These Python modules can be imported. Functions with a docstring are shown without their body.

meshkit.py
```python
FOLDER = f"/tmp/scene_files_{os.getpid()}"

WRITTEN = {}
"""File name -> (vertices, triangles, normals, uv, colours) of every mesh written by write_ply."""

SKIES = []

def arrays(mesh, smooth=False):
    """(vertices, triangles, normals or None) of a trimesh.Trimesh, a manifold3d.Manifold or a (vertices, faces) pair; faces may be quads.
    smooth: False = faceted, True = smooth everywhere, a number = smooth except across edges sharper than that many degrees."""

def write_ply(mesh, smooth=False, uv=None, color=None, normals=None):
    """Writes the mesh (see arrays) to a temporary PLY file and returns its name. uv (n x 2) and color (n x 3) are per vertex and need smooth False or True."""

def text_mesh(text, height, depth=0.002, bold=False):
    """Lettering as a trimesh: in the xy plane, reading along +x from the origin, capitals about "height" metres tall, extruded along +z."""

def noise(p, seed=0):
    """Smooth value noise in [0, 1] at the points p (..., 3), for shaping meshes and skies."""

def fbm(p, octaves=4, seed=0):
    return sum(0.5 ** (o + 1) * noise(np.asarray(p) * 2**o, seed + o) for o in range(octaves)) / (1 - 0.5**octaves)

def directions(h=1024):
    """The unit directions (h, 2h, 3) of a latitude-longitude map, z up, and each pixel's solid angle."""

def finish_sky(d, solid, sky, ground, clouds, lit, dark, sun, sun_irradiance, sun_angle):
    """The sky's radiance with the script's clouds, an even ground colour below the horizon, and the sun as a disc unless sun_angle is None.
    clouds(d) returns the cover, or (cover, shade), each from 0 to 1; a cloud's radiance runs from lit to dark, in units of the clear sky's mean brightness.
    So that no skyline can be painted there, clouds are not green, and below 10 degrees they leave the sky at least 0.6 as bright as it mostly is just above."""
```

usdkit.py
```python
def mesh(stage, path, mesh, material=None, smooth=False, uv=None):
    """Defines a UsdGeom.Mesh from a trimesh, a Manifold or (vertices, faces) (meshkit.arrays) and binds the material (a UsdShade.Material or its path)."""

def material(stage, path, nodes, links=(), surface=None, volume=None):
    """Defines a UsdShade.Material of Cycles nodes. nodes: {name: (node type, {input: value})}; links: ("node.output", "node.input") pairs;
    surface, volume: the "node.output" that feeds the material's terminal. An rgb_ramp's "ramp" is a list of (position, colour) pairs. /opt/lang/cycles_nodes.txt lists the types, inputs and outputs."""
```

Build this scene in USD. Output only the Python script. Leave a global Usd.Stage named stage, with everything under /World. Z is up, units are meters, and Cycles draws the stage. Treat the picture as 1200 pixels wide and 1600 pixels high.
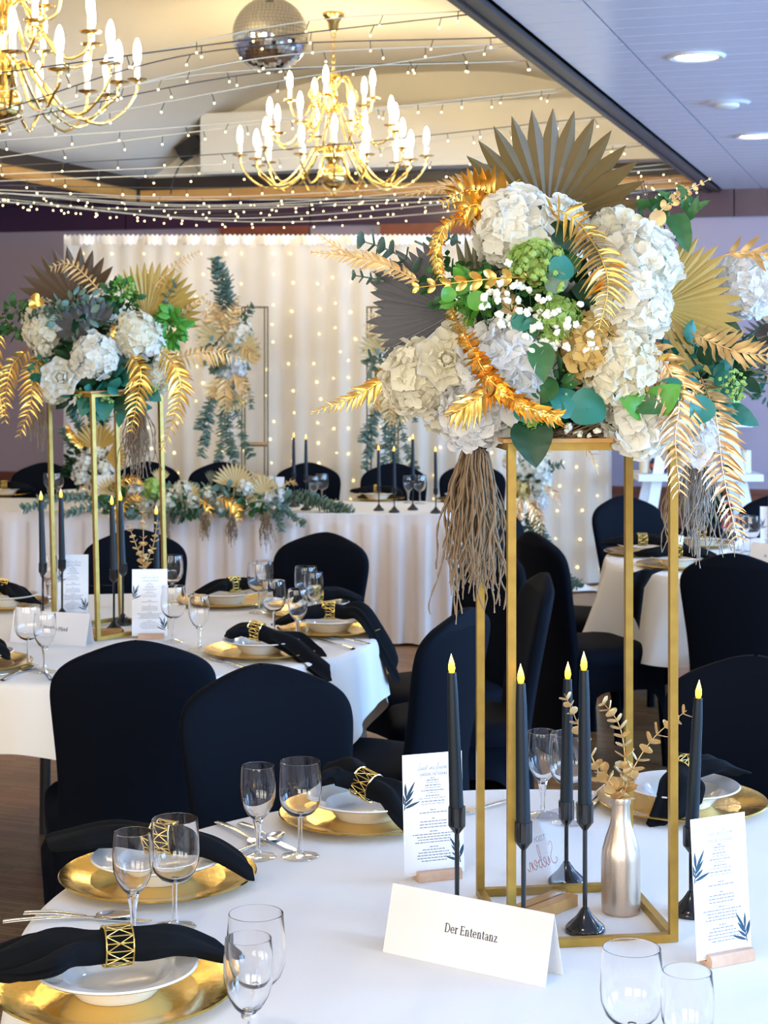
import math, random
import numpy as np, trimesh, shapely
from shapely.geometry import Polygon, LineString, Point
from shapely.ops import unary_union
import usdkit, meshkit
from pxr import Usd, UsdGeom, UsdLux, UsdShade, Gf, Sdf, Vt

stage = Usd.Stage.CreateInMemory()
UsdGeom.SetStageUpAxis(stage, 'Z')
UsdGeom.SetStageMetersPerUnit(stage, 1.0)
UsdGeom.Xform.Define(stage, '/World')
UsdGeom.Scope.Define(stage, '/World/Looks')
PI = math.pi
# ------------------------------------------------------------------ camera, light, exposure
F, HY, CZ = 2700.0, 540.0, 1.65           # focal length in pixels of a 1200 px wide frame, horizon row, eye height
cam = UsdGeom.Camera.Define(stage, '/World/camera')
cam.CreateHorizontalApertureAttr(24.0); cam.CreateVerticalApertureAttr(32.0)
cam.CreateFocalLengthAttr(F / 1200 * 24.0)
cam.CreateVerticalApertureOffsetAttr(-(800 - HY) / 1200 * 24.0)
cam.CreateFStopAttr(12.0); cam.CreateFocusDistanceAttr(2.75)
cam.CreateClippingRangeAttr(Gf.Vec2f(0.05, 200.0))
cam.CreateExposureAttr(0.20)
xf = UsdGeom.Xformable(cam); xf.AddTranslateOp().Set(Gf.Vec3d(0, 0, CZ)); xf.AddRotateXOp().Set(90.0)

ROOM = math.radians(17.0)                  # the hall is turned 17 degrees against the camera
E1 = np.array([math.cos(ROOM), -math.sin(ROOM), 0]); E2 = np.array([math.sin(ROOM), math.cos(ROOM), 0])
def RM(u, v, z): return u * E1 + v * E2 + np.array([0, 0, z])
UL, UR, VF = -5.95, -1.43, 12.72           # raised ceiling bay: left edge, right edge, far edge
VW, UWL, UWR, VB = 12.95, -9.0, 4.4, -3.2  # walls

def rect_light(name, pos, target, w, h, intensity, color):
    l = UsdLux.RectLight.Define(stage, '/World/' + name)
    l.CreateWidthAttr(w); l.CreateHeightAttr(h); l.CreateIntensityAttr(intensity); l.CreateColorAttr(Gf.Vec3f(*color))
    m = Gf.Matrix4d().SetLookAt(Gf.Vec3d(*map(float, pos)), Gf.Vec3d(*map(float, target)), Gf.Vec3d(0, 0, 1)).GetInverse()
    UsdGeom.Xformable(l).AddTransformOp().Set(m)
# daylight through the windows of the right-hand wall and of the wall behind the photographer
WIN_V = (1.6, 4.9, 8.2, 11.2)
for k, v in enumerate(WIN_V):
    rect_light('daylight_right_%d' % k, RM(UWR + .12, v, 1.62), RM(0, v, 1.62), 2.2, 1.5, (42.0, 42.0, 38.0, 40.0)[k], (.31, .58, 1.0))
WIN_U = (-5.0, -1.6, 1.8)
for k, u in enumerate(WIN_U):
    rect_light('daylight_back_%d' % k, RM(u, VB - .12, 1.7), RM(u, 4, 1.7), 2.4, 1.7, 15.0, (1.0, .90, .76))
def disk_light(name, pos, r, intensity, color):
    l = UsdLux.DiskLight.Define(stage, '/World/' + name); l.CreateRadiusAttr(r); l.CreateIntensityAttr(intensity); l.CreateColorAttr(Gf.Vec3f(*color))
    UsdGeom.Xformable(l).AddTranslateOp().Set(Gf.Vec3d(*map(float, pos)))
# the two rows of downlights in the panelled ceiling
DOWN = [(u, v) for u in (-.82, 1.75) for v in (-1.2, 1.5, 4.2, 6.93, 9.65)]
for k, (u, v) in enumerate(DOWN): disk_light('downlight_lamp_%d' % k, RM(u, v, 2.783), .075, 70.0, (1.0, .85, .65))
BULB, LED_S = 75.0, 8.0                       # radiance of the chandelier bulbs and of the fairy lights

# ------------------------------------------------------------------ materials
MATS = {}
def mat(name, nodes, links, surface):
    MATS[name] = usdkit.material(stage, '/World/Looks/' + name, nodes, links, surface=surface); return MATS[name]
def pm(name, color, rough=.5, metal=0, bump=None, var=None, island=None, dark=None, transl=0, **kw):
    """principled material; bump=(scale, strength, distance); var=(scale, colour2): noise-mixed second colour; island=amount of tint per loose piece"""
    n = {'p': ('principled_bsdf', dict(base_color=color, roughness=rough, metallic=metal, **kw))}; L = []
    if var or bump:
        n['tc'] = ('texture_coordinate', {})
    if var:
        n['vn'] = ('noise_texture', dict(scale=var[0], detail=4.0)); n['vm'] = ('mix', dict(color1=color, color2=var[1]))
        n['vr'] = ('map_range', dict(from_min=.35, from_max=.65, clamp=True))
        L += [('tc.object', 'vn.vector'), ('vn.fac', 'vr.value'), ('vr.result', 'vm.fac'), ('vm.color', 'p.base_color')]
    elif island:
        n['g'] = ('geometry', {}); n['vm'] = ('mix', dict(color1=color, color2=island)); L += [('g.random_per_island', 'vm.fac'), ('vm.color', 'p.base_color')]
    if bump:
        n['bn'] = ('noise_texture', dict(scale=bump[0], detail=3.0)); n['b'] = ('bump', dict(strength=bump[1], distance=bump[2]))
        L += [('tc.object', 'bn.vector'), ('bn.fac', 'b.height'), ('b.normal', 'p.normal')]
    s = 'p.BSDF'
    if transl:
        n['t'] = ('translucent_bsdf', dict(color=color)); n['mx'] = ('mix_closure', dict(fac=transl)); L += [('p.BSDF', 'mx.closure1'), ('t.BSDF', 'mx.closure2')]
        if var or island: L.append(('vm.color', 't.color'))
        s = 'mx.closure'
    return mat(name, n, L, s)
pm('cloth', (.80, .785, .76), .9, bump=(900, .15, .002), sheen_weight=.1)
pm('skirt_cloth', (.72, .66, .63), .85, bump=(500, .15, .002))
pm('black_fabric', (.0020, .0034, .0072), .75, bump=(1400, .2, .001), specular_ior_level=.07, sheen_weight=.003, sheen_roughness=.4, sheen_tint=(.3, .55, 1.0))
pm('napkin', (.005, .006, .008), .9, bump=(1200, .3, .001), specular_ior_level=.1, sheen_weight=.008, sheen_tint=(.5, .7, 1.0))
pm('frame_gold', (.40, .25, .045), .42, .5, var=(40, (.34, .20, .035)))
pm('brass', (.86, .62, .22), .16, 1.0)
pm('gold_foil', (.90, .56, .13), .30, .95, island=(.72, .40, .07))
pm('copper_foil', (.80, .50, .24), .32, .9, island=(.92, .68, .44))
pm('pale_gold', (.66, .44, .19), .45, .35, island=(.78, .56, .28))
pm('charger_gold', (.78, .51, .11), .17, .95, bump=(60, .12, .004))
pm('ring_gold', (.95, .70, .22), .2, 1.0)
pm('porcelain', (.82, .80, .76), .12, coat_weight=.4)
pm('steel', (.72, .72, .72), .16, 1.0)
pm('candle_wax', (.004, .010, .017), .42, specular_ior_level=.3, bump=(300, .1, .001))
pm('black_gloss', (.006, .007, .010), .16, coat_weight=.5)
pm('paper', (.78, .78, .80), .85)
pm('warm_paper', (.76, .72, .69), .85)
pm('print_ink', (.05, .06, .10), .8)
pm('print_grey', (.20, .22, .28), .8)
pm('leaf_print_ink', (.02, .06, .10), .8, island=(.12, .24, .32))
pm('rose_gold', (.42, .15, .12), .45, .3)
pm('light_wood', (.58, .38, .26), .6, var=(30, (.50, .31, .20)))
pm('honey_wood', (.52, .27, .075), .5, var=(25, (.44, .21, .05)))
pm('bottle_silver', (.60, .48, .38), .32, .9, bump=(500, .12, .002))
pm('petal_white', (.86, .84, .75), .7, island=(.78, .77, .66), transl=.42)
pm('petal_cream', (.86, .82, .67), .7, island=(.80, .74, .55), transl=.42)
pm('petal_cool', (.84, .84, .83), .7, island=(.76, .78, .79), transl=.42)
pm('petal_antique', (.62, .44, .15), .6, island=(.75, .62, .34), transl=.2)
pm('petal_lime', (.38, .56, .14), .65, island=(.60, .72, .34), transl=.3)
pm('green_dark', (.008, .048, .014), .5, island=(.02, .085, .025), transl=.15)
pm('green_mid', (.035, .13, .032), .5, island=(.07, .20, .045), transl=.2)
pm('green_bright', (.10, .34, .04), .45, island=(.18, .44, .07), transl=.25)
pm('green_teal', (.025, .19, .14), .5, island=(.06, .26, .18), transl=.15)
pm('eucalyptus', (.15, .245, .195), .6, island=(.27, .37, .31), transl=.15)
pm('fan_taupe', (.125, .082, .022), .5, island=(.19, .13, .042), transl=.08)
pm('fan_brown', (.105, .062, .03), .6, island=(.15, .09, .045), transl=.08)
pm('fan_grey', (.095, .092, .098), .65, island=(.14, .125, .11), transl=.08)
pm('fan_gold', (.46, .29, .065), .5, .2, island=(.56, .38, .11), transl=.1)
pm('fan_straw', (.60, .46, .22), .6, island=(.70, .56, .30), transl=.12)
pm('fan_olive', (.14, .13, .07), .6, island=(.19, .17, .09), transl=.08)
pm('twig', (.22, .145, .08), .8, island=(.36, .26, .16))
pm('twig_grey', (.24, .20, .16), .8, island=(.40, .33, .25))
pm('gyp_white', (.84, .84, .74), .8, island=(.74, .78, .62))
pm('mirror', (.75, .74, .70), .04, 1.0)
pm('ball_core', (.22, .21, .20), .6)
pm('wire', (.70, .62, .46), .5)
pm('wire_dark', (.05, .05, .04), .6)
pm('vault_white', (.74, .70, .62), .9)
pm('box_white', (.76, .73, .66), .8)
pm('panel_blue', (.60, .61, .72), .22, specular_ior_level=.5, bump=(6, .05, .01))
pm('wall_paint', (.40, .335, .41), .7, bump=(120, .08, .003))
pm('plum_panel', (.055, .018, .045), .25)
pm('trim_dark', (.028, .017, .014), .4)
pm('fascia_wood', (.66, .35, .10), .45, var=(3, (.58, .28, .075)))
pm('door_wood', (.28, .075, .035), .4, var=(8, (.22, .05, .025)))
pm('dado_wood', (.20, .065, .035), .45, var=(6, (.15, .045, .025)))
pm('white_paint', (.80, .80, .82), .5)
pm('black_plastic', (.012, .012, .013), .4)
pm('table_wood', (.25, .16, .09), .6)
pm('table_metal', (.05, .05, .05), .4, .8)
pm('pot_dark', (.02, .02, .022), .5)
pm('wax_ivory', (.75, .68, .52), .6)
pm('picture_red', (.55, .10, .08), .6)
pm('downlight_rim', (.75, .75, .75), .35)
def em(name, color, s):
    mat(name, {'e': ('emission', dict(color=color, strength=s))}, [], 'e.emission')
em('bulb_glow', (1.0, .80, .46), BULB)
em('led_glow', (1.0, .74, .34), LED_S)
em('led_glow_soft', (1.0, .76, .28), 5.5)
em('downlight_glow', (1.0, .93, .82), 22.0)
mat('flame_glow', {'tc': ('texture_coordinate', {}), 'sx': ('separate_xyz', {}), 'mr': ('map_range', dict(from_min=0.0, from_max=.03, clamp=True)),
    'r': ('rgb_ramp', {'ramp': [(0, (1.0, .45, .02)), (.45, (1.0, .66, .10)), (1, (1.0, .82, .40))]}), 'e': ('emission', dict(strength=2.6))},
    [('tc.object', 'sx.vector'), ('sx.z', 'mr.value'), ('mr.result', 'r.fac'), ('r.color', 'e.color')], 'e.emission')
pm('bronze', (.16, .10, .035), .45, .6)
mat('thin_glass', {'f': ('layer_weight', dict(blend=.22)), 't': ('transparent_bsdf', dict(color=(.94, .95, .96))), 'g': ('glossy_bsdf', dict(color=(.95, .97, 1), roughness=.02)), 'm': ('mix_closure', {})},
    [('f.facing', 'm.fac'), ('t.BSDF', 'm.closure1'), ('g.BSDF', 'm.closure2')], 'm.closure')
pm('glass', (1, 1, 1), 0.0, transmission_weight=1.0, ior=1.42)
mat('pane', {'f': ('layer_weight', dict(blend=.12)), 't': ('transparent_bsdf', dict(color=(.95, .97, .97))), 'g': ('glossy_bsdf', dict(color=(.9, .9, .9), roughness=.03)), 'm': ('mix_closure', {})},
    [('f.facing', 'm.fac'), ('t.BSDF', 'm.closure1'), ('g.BSDF', 'm.closure2')], 'm.closure')
mat('acrylic', {'f': ('layer_weight', dict(blend=.16)), 't': ('transparent_bsdf', dict(color=(.93, .95, .98))), 'g': ('glossy_bsdf', dict(color=(.95, .97, 1), roughness=.04)), 'm': ('mix_closure', {})},
    [('f.facing', 'm.fac'), ('t.BSDF', 'm.closure1'), ('g.BSDF', 'm.closure2')], 'm.closure')
mat('sheer', {'t': ('transparent_bsdf', dict(color=(1, 1, 1))), 'd': ('diffuse_bsdf', dict(color=(.86, .82, .76))), 'l': ('translucent_bsdf', dict(color=(.86, .80, .70))), 'm1': ('mix_closure', dict(fac=.45)), 'm2': ('mix_closure', dict(fac=.68))},
    [('d.BSDF', 'm1.closure1'), ('l.BSDF', 'm1.closure2'), ('t.BSDF', 'm2.closure1'), ('m1.closure', 'm2.closure2')], 'm2.closure')
pm('curtain_lining', (.80, .74, .67), .9)
mat('parquet', {'g': ('geometry', {}), 'mp': ('mapping', dict(rotation=(0, 0, .35), scale=(1, 1, 1))),
    'b': ('brick_texture', dict(color1=(.42, .23, .105), color2=(.26, .125, .052), mortar=(.06, .03, .015), scale=1.0, brick_width=.22, row_height=.022, mortar_size=.0012, bias=-.1)),
    'n': ('noise_texture', dict(scale=6.0, detail=5.0)), 'mx': ('mix', dict(mix_type='multiply', fac=.35)), 'p': ('principled_bsdf', dict(roughness=.32))},
    [('g.position', 'mp.vector'), ('mp.vector', 'b.vector'), ('g.position', 'n.vector'), ('b.color', 'mx.color1'), ('n.color', 'mx.color2'), ('mx.color', 'p.base_color')], 'p.BSDF')

# ------------------------------------------------------------------ stage helpers
USED = {}
def numbered(parent, name):
    k = parent + '/' + name; n = USED.get(k, 0); USED[k] = n + 1
    return k if n == 0 else '%s_%03d' % (k, n)
def setdata(p, label=None, cat=None, group=None, kind=None):
    for k, v in (('label', label), ('category', cat), ('group', group), ('kind', kind)):
        if v: p.SetCustomDataByKey(k, v)
    return p
def ops(x, loc, rot):
    x.AddTranslateOp().Set(Gf.Vec3d(*map(float, loc))); x.AddRotateXYZOp().Set(Gf.Vec3f(*map(float, rot)))
def thing(name, label, cat, loc=(0, 0, 0), rz=0, group=None, rot=None, kind=None):
    x = UsdGeom.Xform.Define(stage, numbered('/World', name)); ops(x, loc, rot if rot is not None else (0, 0, rz))
    return setdata(x.GetPrim(), label, cat, group, kind)
def part(parent, name, g, m, smooth=35, label=None, kind=None):
    v = g.mesh() if isinstance(g, G) else g
    p = usdkit.mesh(stage, numbered(str(parent.GetPath()), name), v, MATS[m], smooth=smooth).GetPrim()
    return setdata(p, label, None, None, kind)
def single(name, g, m, label, cat, group=None, smooth=35, kind=None):
    v = g.mesh() if isinstance(g, G) else g
    p = usdkit.mesh(stage, numbered('/World', name), v, MATS[m], smooth=smooth).GetPrim()
    return setdata(p, label, cat, group, kind)
def struct(name, g, m, label=None, cat=None, smooth=False):
    return single(name, g, m, label, cat, None, smooth, 'structure')
def dup(src, label, loc, rz=0, rot=None, group=None):
    base = src.GetName(); base = base[:-4] if base[-4] == '_' and base[-3:].isdigit() else base
    x = UsdGeom.Xform.Define(stage, numbered('/World', base)); ops(x, loc, rot if rot is not None else (0, 0, rz))
    p = x.GetPrim(); p.GetReferences().AddInternalReference(src.GetPath()); p.SetInstanceable(True)
    d = src.GetCustomData()
    return setdata(p, label, d.get('category'), group or d.get('group'))

# ------------------------------------------------------------------ mesh helpers
def unit(a):
    a = np.asarray(a, float); n = np.linalg.norm(a, axis=-1, keepdims=True); return a / np.maximum(n, 1e-12)
def rotz(a):
    c, s = math.cos(a), math.sin(a); return np.array([[c, -s, 0], [s, c, 0], [0, 0, 1.0]])
def frame_of(z, up=(0, 0, 1), roll=0):
    z = unit(z); up = np.asarray(up, float)
    if abs(np.dot(z, up)) > .97: up = np.array([1.0, 0, 0])
    x = unit(np.cross(up, z)); y = np.cross(z, x); c, s = math.cos(roll), math.sin(roll)
    return np.stack([c * x + s * y, -s * x + c * y, z], 1)
def catmull(pts, n):
    p = np.asarray(pts, float)
    if len(p) == 2: return p[0] + (p[1] - p[0]) * np.linspace(0, 1, n)[:, None]
    p = np.vstack([2 * p[0] - p[1], p, 2 * p[-1] - p[-2]]); m = len(p) - 3
    t = np.linspace(0, m - 1e-9, n); i = t.astype(int); u = (t - i)[:, None]
    a, b, c, d = p[i], p[i + 1], p[i + 2], p[i + 3]
    return .5 * (2 * b + (c - a) * u + (2 * a - 5 * b + 4 * c - d) * u**2 + (3 * b - a - 3 * c + d) * u**3)
class G:
    def __init__(s): s.v, s.f, s.n = [], [], 0
    def add(s, v, f):
        v = np.asarray(v, float).reshape(-1, 3); f = np.asarray(f, int)
        if f.shape[1] == 4: f = np.vstack([f[:, [0, 1, 2]], f[:, [0, 2, 3]]])
        s.v.append(v); s.f.append(f + s.n); s.n += len(v); return s
    def mesh(s): return np.vstack(s.v), np.vstack(s.f)
    def grid(s, P, cu=False, cv=False, flip=False):
        n, m = P.shape[:2]; I = np.arange(n * m).reshape(n, m)
        if cu: I = np.vstack([I, I[:1]])
        if cv: I = np.hstack([I, I[:, :1]])
        q = np.stack([I[:-1, :-1], I[:-1, 1:], I[1:, 1:], I[1:, :-1]], -1).reshape(-1, 4)
        return s.add(P.reshape(-1, 3), q[:, ::-1] if flip else q)
    def box(s, c, size, R=None):
        m = trimesh.creation.box(size); v = np.array(m.vertices)
        if R is not None: v = v @ np.asarray(R).T
        return s.add(v + np.asarray(c, float), m.faces)
    def bar(s, a, b, w, h=None, up=(0, 0, 1)):
        a, b = np.asarray(a, float), np.asarray(b, float); R = frame_of(b - a, up)
        return s.box((a + b) / 2, (w, h or w, np.linalg.norm(b - a)), R)
    def tube(s, path, r, n=6, cap=True):
        p = np.asarray(path, float); t = unit(np.gradient(p, axis=0)); r = np.broadcast_to(np.asarray(r, float), (len(p),))
        u = np.array([0, 0, 1.0]) if abs(t[0][2]) < .9 else np.array([1.0, 0, 0]); rows = []
        a = np.arange(n) * 2 * PI / n; ca, sa = np.cos(a)[:, None], np.sin(a)[:, None]
        for k in range(len(p)):
            u = unit(u - np.dot(u, t[k]) * t[k]); w = np.cross(t[k], u)
            rows.append(p[k] + r[k] * (ca * u + sa * w))
        P = np.array(rows); k0 = s.n; s.grid(P, cv=True)
        if cap:
            i = np.arange(1, n - 1); base = (len(p) - 1) * n
            fa = np.stack([np.zeros_like(i), i + 1, i], 1); fb = np.stack([np.zeros_like(i), i, i + 1], 1) + base
            s.f.append(np.vstack([fa, fb]) + k0)
        return s
    def lathe(s, prof, n=32, c=(0, 0, 0), R=None, mod=None):
        pr = np.asarray(prof, float); a = np.arange(n) * 2 * PI / n
        rr = pr[:, :1] * (np.ones(n)[None] if mod is None else mod(a)[None])
        P = np.stack([rr * np.cos(a), rr * np.sin(a), np.repeat(pr[:, 1:2], n, 1)], -1)
        if R is not None: P = P @ np.asarray(R).T
        return s.grid(P + np.asarray(c, float), cv=True)
    def ball(s, c, r, sub=1, scale=(1, 1, 1)):
        m = ICO[sub]; return s.add(m[0] * r * np.asarray(scale) + np.asarray(c, float), m[1])
    def balls(s, C, r, sub=1):
        C = np.asarray(C, float); v, f = ICO[sub]; r = np.broadcast_to(np.asarray(r, float), (len(C),))
        V = (C[:, None] + v[None] * r[:, None, None]).reshape(-1, 3); Fc = (f[None] + (np.arange(len(C)) * len(v))[:, None, None]).reshape(-1, 3)
        return s.add(V, Fc)
    def poly(s, shape, h, xf=None):
        for q in getattr(shape, 'geoms', [shape]):
            if q.is_empty or q.area < 1e-12: continue
            m = trimesh.creation.extrude_polygon(q, h, engine='earcut'); v = np.array(m.vertices)
            s.add(v if xf is None else xf(v), m.faces)
        return s
    def merge(s, g, R=None, t=(0, 0, 0)):
        v, f = g.mesh() if isinstance(g, G) else g
        if R is not None: v = v @ np.asarray(R).T
        return s.add(v + np.asarray(t, float), f)
ICO = {k: (np.array(trimesh.creation.icosphere(k).vertices), np.array(trimesh.creation.icosphere(k).faces)) for k in (0, 1, 2, 3)}
def W(px, py, d): return np.array([(px - 600) * d / F, d, CZ - (py - HY) * d / F])       # the point seen at a pixel, d metres ahead
def T(px, py, z=.75):                                                                   # the point of a level plane seen at a pixel
    return W(px, py, F * (CZ - z) / (py - HY))
def mat_rect(g, pts, thick=.02):      # slab through 3 corners a,b,c (a->b, a->c)
    a, b, c = map(np.asarray, pts); n = unit(np.cross(b - a, c - a)); d = b + c - a
    v = np.array([a, b, d, c, a - n * thick, b - n * thick, d - n * thick, c - n * thick])
    return g.add(v, [[0, 1, 2, 3], [7, 6, 5, 4], [0, 4, 5, 1], [1, 5, 6, 2], [2, 6, 7, 3], [3, 7, 4, 0]])
ORD = 'first second third fourth fifth sixth seventh eighth ninth tenth eleventh twelfth thirteenth fourteenth fifteenth sixteenth seventeenth eighteenth nineteenth twentieth twenty-first twenty-second twenty-third twenty-fourth twenty-fifth'.split()
# ------------------------------------------------------------------ the hall
def rquad(g, corners, thick=.05):
    return mat_rect(g, [RM(*c) for c in corners], thick)
def rbox(g, u0, u1, v0, v1, z0, z1):
    c = RM((u0 + u1) / 2, (v0 + v1) / 2, (z0 + z1) / 2); return g.box(c, (u1 - u0, v1 - v0, z1 - z0), rotz(-ROOM))
struct('floor', rbox(G(), UWL, UWR, VB, VW, -.05, 0), 'parquet', 'dark brown strip parquet floor of the hall', 'floor')
# back wall, left wall, right wall with windows, wall behind the photographer with windows
struct('wall_back', rbox(G(), UWL, UWR, VW, VW + .1, 0, 4.0), 'wall_paint', 'lilac grey back wall behind the white curtain', 'wall')
struct('wall_left', rbox(G(), UWL - .1, UWL, VB, VW, 0, 4.0), 'wall_paint', 'lilac grey left wall of the hall', 'wall')
g = G(); vs = [VB]
for v in WIN_V: vs += [v - 1.1, v + 1.1]
vs.append(VW)
for k in range(0, len(vs), 2): rbox(g, UWR, UWR + .1, vs[k], vs[k + 1], 0, 4.0)
for v in WIN_V: rbox(g, UWR, UWR + .1, v - 1.1, v + 1.1, 0, .87); rbox(g, UWR, UWR + .1, v - 1.1, v + 1.1, 2.37, 4.0)
struct('wall_right', g, 'wall_paint', 'lilac right wall with tall windows', 'wall')
g = G(); us = [UWL]
for u in WIN_U: us += [u - 1.2, u + 1.2]
us.append(UWR)
for k in range(0, len(us), 2): rbox(g, us[k], us[k + 1], VB - .1, VB, 0, 4.0)
for u in WIN_U: rbox(g, u - 1.2, u + 1.2, VB - .1, VB, 0, .85); rbox(g, u - 1.2, u + 1.2, VB - .1, VB, 2.55, 4.0)
struct('wall_front', g, 'wall_paint', 'lilac wall behind the photographer with windows', 'wall')
n = 0
for v in WIN_V:
    n += 1; x = thing('window_%d' % n, 'white framed window in the right wall', 'window', kind='structure')
    g = G()
    for a, b, c, d in ((v - 1.1, v - 1.03, .87, 2.37), (v + 1.03, v + 1.1, .87, 2.37), (v - .035, v + .035, .87, 2.37), (v - 1.1, v + 1.1, .87, .94), (v - 1.1, v + 1.1, 2.30, 2.37)): rbox(g, UWR + .02, UWR + .08, a, b, c, d)
    part(x, 'window_frame', g, 'white_paint', False); part(x, 'pane', rbox(G(), UWR + .045, UWR + .053, v - 1.05, v + 1.05, .92, 2.32), 'pane', False)
for u in WIN_U:
    n += 1; x = thing('window_%d' % n, 'white framed window behind the photographer', 'window', kind='structure')
    g = G()
    for a, b, c, d in ((u - 1.2, u - 1.13, .85, 2.55), (u + 1.13, u + 1.2, .85, 2.55), (u - .035, u + .035, .85, 2.55), (u - 1.2, u + 1.2, .85, .92), (u - 1.2, u + 1.2, 2.48, 2.55)): rbox(g, a, b, VB - .08, VB - .02, c, d)
    part(x, 'window_frame', g, 'white_paint', False); part(x, 'pane', rbox(G(), u - 1.15, u + 1.15, VB - .053, VB - .045, .9, 2.5), 'pane', False)
# plum panels above the wall, each its own piece; wooden dado below
x = thing('trim_1', 'glossy dark plum panels along the top of the back wall', 'panelling', kind='structure')
e = [UWL, -7.6, -6.15, -4.55, -2.9, -1.25, .4, 2.0, 3.2, UWR]
for a, b in zip(e[:-1], e[1:]): part(x, 'plum_panel', rbox(G(), a + .006, b - .006, VW - .06, VW, 2.60, 2.80), 'plum_panel', False)
x = thing('baseboard_back', 'red brown wooden dado along the foot of the back wall', 'dado', kind='structure')
for k in range(9):
    a = UWL + k * (UWR - UWL) / 9; b = a + (UWR - UWL) / 9
    part(x, 'dado_panel', rbox(G(), a + .004, b - .004, VW - .025, VW, .02, .56), 'dado_wood', False)
part(x, 'dado_rail', rbox(G(), UWL, UWR, VW - .04, VW, .56, .595), 'dado_wood', False)
for k, (pa, pb) in enumerate(((328, 466), (607, 748))):
    d0 = (W(pa, 345, 13.7), W(pb, 345, 13.45)); u0, u1 = [p @ E1 for p in d0]
    x = thing('door_%d' % (k + 1), ('wooden framed doorway whose lintel shows above the curtain, left of the chandelier axis', 'wooden framed doorway whose lintel shows above the curtain, beside the big bouquet')[k], 'door', kind='structure')
    g = G(); rbox(g, u0, u0 + .13, VW - .05, VW, 0, 2.58); rbox(g, u1 - .13, u1, VW - .05, VW, 0, 2.58); rbox(g, u0, u1, VW - .055, VW, 2.50, 2.60)
    part(x, 'door_frame', g, 'door_wood', False); part(x, 'door_leaf', rbox(G(), u0 + .13, u1 - .13, VW - .025, VW, .01, 2.50), 'white_paint', False)
# ceiling: vaulted bay, its fascia and trims, lower panelled ceiling on the right, plain soffits elsewhere
half = (UR - UL) / 2; VS = -3.0
prof = [(0, 2.98), (.14, 3.02), (.26, 3.09), (.42, 3.22), (.59, 3.37), (.80, 3.50), (1.02, 3.59), (1.35, 3.68), (1.66, 3.725), (half, 3.74)]
prof = prof + [(2 * half - a, b) for a, b in prof[-2::-1]]
pr = catmull([(a, b, 0) for a, b in prof], 60)
P = np.array([[RM(UL + a, v, z) for a, z, _ in pr] for v in np.linspace(VS, VF, 12)])
struct('ceiling', G().grid(P), 'vault_white', 'white vaulted plaster ceiling over the middle of the hall', 'ceiling', smooth=True)
gab = Polygon([(a, b) for a, b, _ in pr] + [(2 * half, 2.8), (0, 2.8)])
struct('wall_gable', G().poly(gab, .05, lambda v: np.array([RM(UL + p[0], VF + p[2], p[1]) for p in v])), 'vault_white', 'white arched end wall under the vaulted ceiling', 'wall')
g = G(); rbox(g, UWL, UL, VS, VW, 2.80, 2.84)
rbox(g, UL, UR, VF + .04, VW, 2.80, 2.84); rbox(g, UL, UR, VB, VS, 2.80, 2.84)
struct('ceiling_soffit', g, 'plum_panel', 'dark plum soffit around the vaulted ceiling', 'ceiling')
x = thing('trim_2', 'wooden fascia with dark rails framing the vaulted ceiling', 'fascia', kind='structure')
part(x, 'fascia_board', rbox(G(), UL - .04, UL, VS, VF - .02, 2.80, 2.895), 'fascia_wood', False)
part(x, 'fascia_board', rbox(G(), UL - .04, UR, VF - .02, VF + .02, 2.80, 2.895), 'fascia_wood', False)
part(x, 'dark_rail', rbox(G(), UL - .04, UL + .03, VS, VF - .05, 2.895, 2.99), 'trim_dark', False, 'dark brown rail')
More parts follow.
